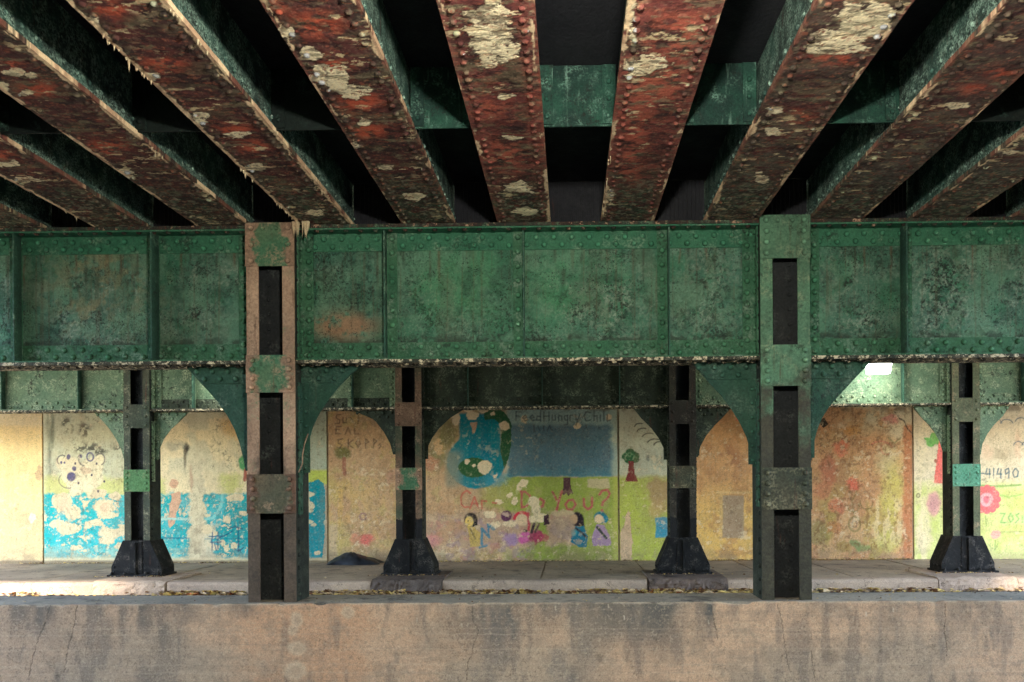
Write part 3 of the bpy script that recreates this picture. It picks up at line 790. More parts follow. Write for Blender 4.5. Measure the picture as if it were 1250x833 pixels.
# big red words
RD = (198, 84, 84)
for s_ in ([(574, 602), (570, 599), (565, 602), (563, 608), (563, 616), (567, 620), (572, 619)], [(574, 621), (579, 607), (584, 620)], [(576, 615), (582, 615)], [(588, 621), (588, 611), (594, 612)], [(601, 614), (606, 614)]):
    cv.stroke(s_, 1.15, (206, 104, 86), a=.85, warp=1)
for s_ in ([(637, 600), (637, 620), (643, 618), (648, 612), (647, 605), (641, 600), (636, 600)], [(657, 610), (655, 615), (658, 620), (663, 618), (664, 612), (660, 609), (657, 610)],
           [(675, 601), (679, 611), (682, 612)], [(686, 600), (682, 612), (679, 624)], [(694, 611), (690, 616), (693, 622), (699, 622), (703, 616), (700, 610), (694, 611)], [(713, 609), (713, 618), (718, 622), (723, 618), (723, 608)], [(732, 604), (735, 599), (741, 598), (744, 603), (741, 609), (736, 613), (735, 617)], [(734.5, 622.5), (735, 624)]):
    cv.stroke(s_, 1.4, (200, 78, 92), a=.85, warp=1.4)
# figures
cv.ell(575, 635, 8, 9, (30, 28, 34), warp=1); cv.ell(573, 637, 5, 6, (240, 204, 112), warp=1); cv.stroke([(579, 630), (581, 640), (579, 646)], 2, (28, 26, 32))
for dx in (-1.5, 2): cv.ell(573 + dx, 636, .7, .8, (40, 30, 30), warp=.2)
cv.poly([(571, 643), (580, 643), (586, 655), (586, 668), (574, 668)], (204, 172, 96), warp=3); cv.stroke([(574, 646), (580, 658)], 1, (90, 76, 50), a=.7)
for s_ in ([(588, 664), (588, 646), (597, 656), (596, 640), (603, 646)], [(586, 668), (594, 666)]): cv.stroke(s_, 1.6, (40, 130, 156), a=.85, warp=2)
cv.ell(618, 630, 6.5, 7, (96, 50, 84), warp=1); cv.ell(617, 628, 4, 2.5, (214, 180, 160), warp=2, a=.8)
cv.ell(637, 634, 9, 8, (230, 200, 160), warp=1.5); cv.arc(637, 634, 9, 8, 5, 175, 1.8, (222, 56, 76)); cv.rect(644, 647, 626, 648, (196, 60, 80), warp=1)
cv.ell(640, 656, 9, 7, (216, 104, 164), warp=5, soft=.3); cv.ell(622, 658, 9, 7, (168, 134, 178), warp=5, a=.8, soft=.3); cv.ell(641, 648, 3, 2, (40, 30, 40), warp=2)
cv.ell(655, 655, 8, 9, (172, 64, 96), warp=6, soft=.2); cv.ell(661, 656, 8, 6, (196, 74, 100), warp=5, a=.7); cv.stroke([(652, 640), (649, 650)], 1.6, (50, 34, 50)); cv.stroke([(658, 640), (653, 650)], 1.2, (70, 34, 50))
for (x_, y_, a_, b_) in ((652, 613, 7, 7), (655, 622, 6, 7), (660, 632, 9, 6), (650, 634, 4, 4)): cv.ell(x_, y_, a_, b_, (242, 222, 178), warp=2, h=.2, soft=.06)
cv.poly([(664, 630), (669, 628), (671, 640), (664, 641)], (60, 30, 48), warp=1.2)
cv.ell(704, 634, 8.5, 9, (38, 30, 42), warp=1.2); cv.ell(700, 634, 5, 6, (196, 158, 120), warp=1); cv.stroke([(711, 634), (712, 646)], 1.6, (34, 28, 38))
cv.poly([(701, 643), (712, 642), (718, 655), (716, 668), (706, 668), (696, 660)], (20, 118, 142), warp=2.2); cv.stroke([(703, 645), (716, 656)], 1.2, (24, 44, 60)); cv.ell(706, 662, 4, 3, (150, 150, 140), warp=2, a=.8); cv.ell(700, 650, 4, 4, (60, 160, 170), warp=2)
cv.ell(733, 632, 8, 7.5, (22, 118, 134), warp=1.2); cv.ell(731, 634, 5.5, 5.5, (228, 200, 158), warp=.8); cv.ell(739, 634, 3.5, 5, (18, 128, 150), warp=1)
cv.poly([(728, 641), (737, 641), (744, 655), (746, 666), (724, 667), (723, 655)], (168, 138, 166), warp=2); cv.stroke([(729, 644), (740, 657)], 1.5, (56, 70, 60))
cv.ell(686, 626, 14, 4, (214, 186, 148), warp=4, a=.8, h=.2); cv.ell(686, 645, 14, 14, (176, 150, 130), warp=5, a=.7, soft=.3)
cv.mix(.55 * sst(cv.y, 660, 680) * sst(cv.x, 640, 690) * sst(cv.n(14, 8, 15), .35, .55), (136, 136, 78))
cv.mix(sst(cv.x, 745, 752) * .55 * sst(cv.y, 580, 585), (198, 196, 92))
cv.mix(.22 * sst(cv.n(9, 10, 81, 5, .7), .52, .64) * sst(cv.y, 585, 600), (196, 166, 132)); cv.mix(.7 * sst(cv.n(5, 5, 82, 5, .7), .655, .675) * sst(cv.y, 620, 630), (222, 196, 156), h=.2)
wear_shade(cv, .16); cracks(cv, 40, (410, 480, 560, 680), 14, a=.5); cracks(cv, 40, (520, 690, 600, 680), 15, a=.5); parts.append(cv)

# bird sky, orange and mottled panel
cv = panelA(756.4, 1113.4)
cv.c[:] = lin(204, 202, 172, KW)
cv.mix(.5 * sst(cv.n(24, 18, 1), .48, .64), (186, 186, 160))
X, Y = cv.warp(3)
cv.mix(sst(Y, 578, 586), (186, 192, 86)); cv.mix(sst(Y, 582, 588) * .5 * sst(cv.n(20, 20, 2), .45, .65), (170, 176, 92))
cv.ell(804, 562, 10, 8, (150, 154, 134), warp=8, a=.6, soft=.5); cv.ell(790, 560, 2, 4, (110, 116, 110), warp=3, a=.7)
cv.ell(806, 600, 17, 18, (174, 142, 102), warp=8, a=.9, soft=.3); cv.ell(802, 622, 10, 10, (196, 160, 110), warp=7, a=.7, soft=.4)
cv.poly([(757, 686), (757, 655), (764, 632), (767, 622), (771, 640), (772, 686)], (216, 182, 146), warp=4, h=.3)
cv.rect(800, 822, 632, 657, (68, 150, 172), warp=2.2)
for (x_, y_, r_) in ((781, 519, 7), (785, 525, 8), (793, 531, 9), (800, 538, 10), (806, 541, 8)): cv.arc(x_, y_ + 4, r_, 6, 65, 160, .6, (44, 46, 48), warp=.6)
TG = (48, 100, 62)
for (x_, y_, r_) in ((764, 557, 5), (769, 553, 6), (775, 556, 5.5), (768, 561, 6), (775, 561, 5)): cv.ell(x_, y_, r_, r_ * .9, TG, warp=1.2, soft=.08)
for (x_, y_) in ((766, 558), (772, 557), (769, 555), (775, 560), (763, 555)): cv.arc(x_, y_, 2.4, 2, 0, 200, .5, (130, 170, 120), a=.7)
cv.poly([(767, 563), (773, 563), (775, 578), (779, 588), (763, 588), (767, 576)], (130, 56, 52), warp=.8)
OR = sst(cv.x, 836, 842) * (1 - sst(cv.x, 965, 975))
cv.mix(OR, (216, 164, 112)); cv.mix(OR * sst(cv.y, 570, 640), (226, 182, 104)); cv.mix(OR * .6 * sst(cv.n(12, 13, 3, 5), .52, .64), (190, 136, 88))
cv.mix(OR * .5 * np.exp(-((cv.x - 890) / 24) ** 2 - ((cv.y - 560) / 20) ** 2) * sst(cv.n(9, 9, 6), .4, .5) * 1.5, (170, 118, 84))
cv.rect(882, 908, 605, 657, (166, 142, 116), warp=1, a=.9); cv.rect(878, 882, 603, 660, (224, 190, 130), warp=.8, a=.5); cv.rect(874, 916, 600, 603, (230, 196, 136), warp=.8, a=.6)
cv.stroke([(918, 500), (900, 512)], 2, (230, 120, 110), a=.6)
# mottled right part
MT = sst(cv.x, 968, 978)
cv.mix(MT, (208, 154, 108)); cv.mix(MT * .8 * sst(cv.n(26, 34, 4), .42, .6), (214, 172, 122)); cv.mix(MT * .7 * sst(cv.n(12, 15, 5, 5, .6), .52, .62), (178, 132, 90))
cv.mix(MT * .8 * sst(cv.y, 560, 660) * sst(cv.n(22, 40, 7), .40, .56), (184, 162, 84)); cv.mix(MT * .8 * (1 - sst(cv.y, 508, 540)) * sst(cv.x, 1010, 1050) * sst(cv.n(18, 14, 8), .3, .5), (206, 196, 158))
cv.ell(1088, 600, 13, 40, (204, 190, 100), warp=8, a=.75, soft=.5); cv.ell(1082, 560, 12, 20, (208, 190, 142), warp=8, a=.6, soft=.5); cv.ell(1098, 520, 14, 16, (210, 196, 160), warp=6, a=.7, soft=.4)
for (x_, y_, a_, b_, c_) in ((1026, 548, 10, 9, (226, 122, 92)), (1042, 592, 9, 8, (232, 104, 84)), (1012, 575, 10, 20, (190, 112, 84)), (1022, 618, 9, 8, (220, 128, 96)), (1040, 525, 12, 6, (216, 150, 76)), (1004, 600, 9, 9, (200, 128, 92)), (1000, 650, 12, 14, (150, 136, 84)), (1045, 665, 6, 6, (92, 142, 78)), (1053, 670, 8, 4, (120, 150, 84)), (1030, 668, 10, 6, (170, 140, 76)), (1085, 660, 14, 16, (196, 186, 104)), (1020, 645, 8, 8, (200, 132, 84)), (1086, 512, 10, 5, (228, 140, 128))):
    cv.ell(x_, y_, a_, b_, c_, warp=7, a=.75, soft=.35)
cv.mix(MT * .75 * sst(cv.x, 1060, 1070) * (1 - sst(cv.x, 1100, 1108)) * sst(cv.y, 600, 620) * (1 - sst(cv.y, 650, 670)) * sst(cv.n(4.5, 14, 9), .45, .58), (226, 200, 148), h=.2)
OL = (112, 110, 58)
cv.arc(1043, 640, 7, 9, 0, 360, 1.2, OL, a=.6); cv.arc(1043, 640, 3, 4, 0, 330, .9, (120, 96, 80), a=.7); cv.arc(1042, 618, 7, 7, 200, 380, .9, OL, a=.6); cv.arc(1058, 612, 8, 10, 180, 350, .9, OL, a=.6); cv.stroke([(1043, 630), (1040, 612), (1046, 600)], .9, OL, a=.5); cv.arc(1082, 548, 7, 7, 20, 300, 1.0, (206, 130, 100), a=.6); cv.stroke([(1085, 535), (1092, 541), (1100, 534)], .9, (120, 126, 84), a=.7); cv.arc(1075, 545, 12, 6, 20, 160, 1.0, (214, 120, 100), a=.6)
cv.rect(1103, 1116, 518, 690, (188, 118, 78), soft=1.5, warp=3.5, a=.85)
cv.poly([(999, 515), (1006, 510), (1012, 518), (1006, 523)], (52, 46, 38), warp=2, h=.1)
cracks(cv, 44, (985, 1100, 500, 560), 21, (50, 38, 30), a=.85, w=.6); cracks(cv, 60, (990, 1100, 560, 680), 22, (96, 70, 48), a=.5); cracks(cv, 12, (850, 915, 510, 680), 23, a=.3)
cv.stroke([(1092, 503), (1098, 511), (1104, 514), (1108, 524), (1113, 529)], .7, (70, 64, 56), warp=1.5)
wear_shade(cv, .4); cv.mix(MT * .5 * sst(cv.n(3.6, 4.2, 30, 3), .62, .72), (120, 84, 56), h=.15); parts.append(cv)

# flower panel
cv = panelA(1115.8, 1325)
cv.c[:] = lin(228, 210, 174, KW)
cv.mix(.5 * sst(cv.n(20, 20, 1), .48, .62), (212, 196, 160))
X, Y = cv.warp(6)
cv.mix(sst(Y, 582, 600) * .85, (206, 210, 124)); cv.mix(.6 * sst(Y, 590, 610) * sst(cv.n(16, 18, 2), .45, .6), (196, 200, 108))
cv.mix(.7 * np.exp(-((cv.x - 1126) / 8) ** 2) * sst(cv.n(6, 20, 3), .35, .55), (232, 214, 172)); cv.ell(1128, 650, 9, 26, (232, 210, 170), warp=7, a=.7, soft=.4)
for (x_, y_, a_, b_) in ((1136, 541, 6, 5), (1144, 538, 5, 5), (1139, 533, 4, 5), (1132, 536, 4, 2)): cv.ell(x_, y_, a_, b_, (116, 178, 92), warp=2)
cv.poly([(1146, 538), (1152, 538), (1156, 590), (1140, 590)], (228, 110, 100), warp=1.5); cv.ell(1140, 615, 9, 15, (218, 158, 150), warp=3, a=.9, soft=.2); cv.ell(1140, 615, 6, 10, (196, 136, 142), warp=3, a=.5, soft=.3)
cv.arc(1121, 605, 2, 2.5, 0, 360, .5, (90, 80, 60)); cv.ell(1142, 563, 2, 2.5, (170, 100, 80), warp=1)
cv.ell(1224, 555, 14, 6, (188, 168, 134), warp=8, a=.7, soft=.5); cv.ell(1205, 552, 8, 9, (224, 190, 156), warp=6, a=.7, soft=.5); cv.ell(1243, 545, 4, 18, (230, 190, 156), warp=4, a=.6, soft=.5)
for (x_, y_, r_) in ((1218, 514, 5), (1229, 514, 8), (1246, 512, 7), (1243, 541, 6), (1254, 541, 7)): cv.arc(x_, y_ + 5, r_, 7, 20, 160, .6, (104, 116, 124), warp=.6)
BT = (40, 92, 108)
for s_ in ([(1198, 578), (1201, 578)], [(1205, 572), (1203, 579), (1209, 579)], [(1208, 573), (1208, 584)], [(1213, 572), (1213, 584)], [(1219, 572), (1217, 579), (1223, 579)], [(1222, 573), (1222, 584)], [(1232, 576), (1228, 579), (1227, 574), (1231, 572), (1232, 576), (1231, 584)], [(1239, 572), (1236, 577), (1238, 583), (1242, 582), (1243, 576), (1240, 572)]):
    cv.stroke(s_, .85, BT, a=.85, warp=.6)
cv.stroke([(1196, 593), (1220, 594), (1246, 592)], 1.2, (130, 172, 86), a=.85); cv.stroke([(1222, 605), (1232, 607), (1248, 604)], 1.1, (146, 190, 96), a=.7, warp=2)
for s_ in ([(1221, 627), (1227, 627), (1221, 638), (1228, 638)], [(1234, 627), (1231, 632), (1233, 638), (1237, 634), (1234, 627)], [(1244, 627), (1240, 629), (1244, 634), (1240, 638)], [(1248, 630), (1248, 638)], [(1251, 628), (1252, 638)]):
    cv.stroke(s_, .9, (120, 176, 96), a=.8, warp=.6)
cv.stroke([(1218, 650), (1250, 649)], .5, (140, 140, 90), a=.8)
for i in range(12):
    t = 2 * math.pi * i / 12; cv.ell(1205 + 13 * math.cos(t), 610 + 14 * math.sin(t), 4.2, 4.2, (240, 112, 112), warp=.8, soft=.1)
cv.ell(1205, 610, 13, 14, (240, 112, 112), warp=.8, soft=.05); cv.ell(1204, 610, 8, 8.5, (232, 172, 168), warp=1, soft=.1); cv.ell(1204, 610, 4, 4.5, (236, 122, 130), warp=1, soft=.15)
cv.ell(1215, 653, 6, 6, (234, 160, 148), warp=2.5, a=.9, soft=.2); cv.stroke([(1215, 660), (1214, 672), (1218, 664)], .5, (120, 150, 80), a=.8); cv.stroke([(1203, 630), (1204, 642)], .6, (120, 150, 80), a=.8)
cracks(cv, 40, (1116, 1250, 505, 680), 31, a=.45); wear_shade(cv, .3); parts.append(cv)

names = ['plain faded yellow wall panel', 'panel painted with bears above a peeling turquoise sea', 'panel painted with a blue field, children and red words asking a question', 'panel with painted birds and tree turning orange and mottled', 'panel with lime green paint and a pink flower']
for cv, lb in zip(parts, names):
    hf = (cv.h - .5) * .004
    cv.mix(.8 * (1 - sst(cv.y, 1000, 1001)) * sst(cv.y - 683 + 2 * (cv.n(8) - .5), 0, 2.5), (120, 106, 86))
    o = build_canvas('wall_panel', cv, (0, .028, 0), M['wall'], wall)
    o['label'] = lb

# ------------------------------------------------------------------ girders
def green_web(x0, x1, z0, z1, y, seed, spec):
    cv = Canvas(gridP(x0, x1, z0, z1, y, .0062), (72, 114, 94), seed=seed)
    cv.mix(.8 * sst(cv.n(60, 50, 1), .40, .62), (72, 108, 88))
    cv.mix(.7 * sst(cv.n(34, 40, 2), .46, .64), (56, 112, 82))
    cv.mix(.55 * sst(cv.n(44, 30, 3, 5), .5, .66) * sst(cv.n(4, 5, 4, 4), .38, .6), (118, 142, 122), h=.6)
    cv.mix(.4 * sst(cv.n(9, 70, 5, 5), .54, .70), (38, 84, 64))
    pm = sst(cv.n(40, 36, 6, 4), .50, .62)
    cv.mix(.8 * pm * sst(cv.n(2.6, 2.8, 7, 4, .7), .54, .64), (38, 48, 42), h=.1)
    cv.mix(.5 * sst(cv.n(5, 5, 8, 4), .70, .76), (36, 40, 34), h=.1)
    cv.mix(.22 * sst(cv.n(2.1, 2.1, 9, 2), .6, .8), (140, 160, 140)); cv.mix(.25 * sst(cv.n(2.0, 2.0, 10, 2), .6, .8), (26, 50, 40))
    for (xx, yy, rx, ry, kind) in spec:
        m = np.exp(-((cv.x - xx) / rx) ** 2 - ((cv.y - yy) / ry) ** 2)
        if kind == 'bloom':
            mm = np.clip(1.25 * m, 0, 1) * sst(cv.n(12, 13, 21, 4, .6), .34, .56)
            cv.mix(mm * .55, (92, 118, 100))
            cv.mix(mm * .75 * sst(cv.n(2.4, 2.6, 11, 3, .7), .50, .62), (136, 150, 130), h=.65)
            cl = sst(cv.n(15, 15, 22, 4, .6), .46, .60)
            cv.mix(np.clip(1.3 * m, 0, .9) * cl * sst(cv.n(3.0, 3.0, 12, 4, .7), .52, .60), (36, 44, 38), h=.05)
        elif kind == 'streak':
            cv.mix(np.clip(1.2 * m, 0, .85) * sst(cv.n(3, 40, 14, 3), .46, .62), (104, 66, 46))
        elif kind == 'bright':
            cv.mix(np.clip(m, 0, .6), (74, 134, 92))
        elif kind == 'tan':
            cv.mix(np.clip(m, 0, .7) * sst(cv.n(9, 9, 15), .4, .6), (134, 126, 92))
    cv.mix(.5 * sst(cv.n(22, 24, 23, 5, .6), .54, .68), (50, 82, 66)); cv.mix(.45 * sst(cv.n(26, 60, 24, 4), .55, .68), (86, 108, 84))
    cv.mix(.4 * sst(cv.n(48, 40, 25, 4, .6), .54, .68), (44, 82, 66)); cv.mix(.6 * sst(cv.n(40, 36, 26, 4, .6), .55, .70), (96, 134, 108))
    # dirty runs starting at the rivets of the top angle, and an uneven darker band along the bottom
    for k_ in range(int((x1 - x0) / .079)):
        if vnoise(np.array([k_ * 1.37]), np.array([seed * 2.1]), 5)[0] < .5: continue
        xr = x0 + .05 + k_ * .079; ln = .1 + .5 * float(vnoise(np.array([k_ * 3.1]), np.array([seed * 1.1]), 9)[0])
        dz = z1 - .15 - cv.P[..., 2]
        m = np.exp(-((cv.P[..., 0] - xr + .02 * (cv.n(7, 22, 27) - .5)) / .013) ** 2) * sst(dz, -.02, .02) * (1 - sst(dz, ln * .3, ln))
        cv.mix(.6 * m * sst(cv.n(4, 20, 28), .3, .55), (58, 60, 46) if k_ % 3 else (100, 70, 50))
    cv.mix(.8 * (1 - sst(cv.P[..., 2] - z0 - .17 - .10 * (cv.n(14, 10, 29) - .5), 0, .07)) * sst(cv.n(12, 8, 30), .36, .55), (46, 56, 46))
    for (xx, yy, rx, ry, kind) in spec:
        if kind != 'rust': continue
        m = np.exp(-((cv.x - xx) / rx) ** 2 - ((cv.y - yy) / ry) ** 2)
        cv.mix(np.clip(1.3 * m, 0, .85) * sst(cv.n(9, 8, 13, 4), .24, .5), (150, 112, 84))
    # vertical run-off
    cv.mix(.35 * sst(cv.n(2.6, 90, 16, 3), .62, .76), (88, 76, 56))
    return cv


def girder(name, label, x0, x1, zt, zb, yc, spec=(), stiff=(), mats=None, web='canvas', seed=1, group='riveted girders', hw=.15, leg=.17, rs=.158, rr=.0265, ends=(True, True), under=True):
    mt = dict(flange=M['green'], edge=M['edge'], top=M['edge_top'], stiff=M['green'], web=M['green']); mt.update(mats or {})
    T = thing(name, label, 'girder', ((x0 + x1) / 2, yc, zb), group)
    ct = .028
    yf = yc - .007                      # front of web
    if web == 'canvas':
        cv = green_web(x0, x1, zb + ct + .01, zt - ct - .01, yf, seed, spec)
        build_canvas('web_plate', cv, (0, .014, 0), M['web'], T)
    else:
        g = MB(); g.box(x0, x1, yf, yf + .014, zb + ct + .01, zt - ct - .01); build('web_plate', g, mt['web'], T)
    at = .014
    for top in (True, False):
        g = MB(); za = zt - ct if top else zb + ct
        s = -1 if top else 1
        zlo, zhi = sorted((za, za + s * at))
        g.box(x0, x1, yc - hw, yf - .001, zlo, zhi)                     # horizontal legs
        g.box(x0, x1, yf + .015, yc + hw, zlo, zhi)
        zlo2, zhi2 = sorted((za + s * at, za + s * leg))
        g.box(x0, x1, yf - at, yf - .001, zlo2, zhi2)                   # vertical legs
        g.box(x0, x1, yf + .015, yf + .015 + at, zlo2, zhi2)
        n = int((x1 - x0 - .06) / rs)
        for i in range(n + 1):
            xx = x0 + .05 + i * (x1 - x0 - .1) / max(n, 1)
            jit = lambda: random.uniform(-.004, .004)
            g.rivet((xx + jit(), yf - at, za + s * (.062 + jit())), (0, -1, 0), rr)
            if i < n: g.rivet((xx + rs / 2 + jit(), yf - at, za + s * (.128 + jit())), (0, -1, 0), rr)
        build('top_angle' if top else 'bottom_angle', g, M['green_top'] if top and web == 'canvas' else mt['flange'], T)
        g = MB()
        a, b = (zt - ct, zt) if top else (zb, zb + ct)
        g.box(x0, x1, yc - hw - .012, yc + hw + .012, a, b)
        n = int((x1 - x0 - .06) / .13)
        for i in range(n + 1):
            xx = x0 + .05 + i * .13
            if xx > x1 - .03: break
            if top: g.rivet((xx, yc - hw + .02, zt - ct - at), (0, 0, -1), rr * .9)
            else:
                g.rivet((xx, yc - hw + .025, zb), (0, 0, -1), rr * .95); g.rivet((xx + .06, yc - .05, zb), (0, 0, -1), rr * .95)
        build('top_plate' if top else 'bottom_plate', g, mt['top'] if top else mt['edge'], T)
    zi, zj = zb + ct + at + .001, zt - ct - at - .001
    for (xs, side, proj) in stiff:      # side: +1 flat leg lies to the right of the outstanding leg
        g = MB()
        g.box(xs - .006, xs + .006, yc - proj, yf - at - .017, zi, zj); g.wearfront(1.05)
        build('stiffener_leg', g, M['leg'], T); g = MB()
        a, b = sorted((xs + side * .007, xs + side * .095))
        g.box(a, b, yf - at - .017, yf - at - .003, zi, zj)
        a2, b2 = sorted((xs - .006 * side, xs + side * .007)); g.box(a2, b2, yf - at - .017, yf - at - .003, zi, zj)
        n = 9 if zt - zb > 1 else 6
        for i in range(n):
            g.rivet((xs + side * .052, yf - at - .017, zi + .05 + (zj - zi - .1) * i / (n - 1)), (0, -1, 0), rr)
        build('stiffener', g, mt['stiff'], T)
    for e, (xe, sd) in zip(ends, ((x0, 1), (x1, -1))):
        if not e: continue
        g = MB()
        a, b = sorted((xe, xe + sd * .12)); g.box(a, b, yf - at - .017, yf - at - .003, zi, zj)
        a, b = sorted((xe, xe + sd * .014)); g.box(a, b, yc - .12, yf - at - .018, zi, zj)
        n = 11 if zt - zb > 1 else 8
        for i in range(n):
            z_ = zi + .04 + (zj - zi - .08) * i / (n - 1)
            g.rivet((xe + sd * .08, yf - at - .017, z_), (0, -1, 0), rr)
            g.rivet((xe + sd * .014, yc - .075, z_), (sd, 0, 0), rr * .9)
        build('connection_angle', g, mt['stiff'], T)
    return T


def xw(p, D=YW): return W(p, 360, D)[0]


xcl = (W(301, 400, YF)[0], W(359.5, 400, YF)[0])
xcr = (W(928.5, 400, YF)[0], W(989, 400, YF)[0])
e = .003
girder('plate_girder', 'green riveted girder between the two big front columns', xcl[1] + e, xcr[0] - e, ZT, ZB, YW, seed=3,
       spec=((420, 398, 34, 14, 'rust'), (540, 370, 45, 40, 'bloom'), (560, 345, 50, 40, 'bright'), (700, 350, 50, 40, 'bright'), (735, 375, 50, 50, 'bloom'), (725, 370, 12, 12, 'bloom'), (860, 350, 26, 60, 'bloom'), (740, 300, 20, 14, 'bloom')),
       stiff=((xw(473), 1, .13), (xw(640), -1, .13), (xw(815), -1, .13)))
xo = xw(-420)
girder('plate_girder', 'left stretch of green girder with pale corroded panels, left of the pinkish column', xo, xcl[0] - e, ZT, ZB, YW, seed=8,
       spec=((110, 350, 34, 26, 'bloom'), (150, 400, 60, 34, 'bloom'), (80, 400, 26, 28, 'bloom'), (170, 345, 14, 20, 'bloom'), (150, 318, 22, 22, 'streak'), (128, 318, 4, 20, 'streak'), (240, 345, 18, 30, 'bloom'), (280, 340, 14, 20, 'bloom'), (245, 395, 34, 22, 'bloom'), (10, 350, 16, 30, 'bloom'), (120, 350, 60, 50, 'tan')),
       stiff=((xw(29), -1, .14), (xw(196), -1, .17), (xw(-140), -1, .14), (xw(-300), -1, .14)))
xo = xw(1680)
girder('plate_girder', 'right stretch of green girder with heavily pitted paint, right of the green column', xcr[1] + e, xo, ZT, ZB, YW, seed=15,
       spec=((1030, 325, 26, 40, 'bloom'), (1050, 400, 30, 24, 'bloom'), (1160, 330, 40, 40, 'bloom'), (1150, 370, 40, 36, 'bloom'), (1210, 340, 30, 40, 'bloom'), (1240, 350, 14, 30, 'bloom'), (1190, 400, 40, 20, 'bloom'), (1140, 400, 24, 20, 'bloom')),
       stiff=((xw(1098), 1, .17), (xw(1300), 1, .14), (xw(1470), 1, .14)))


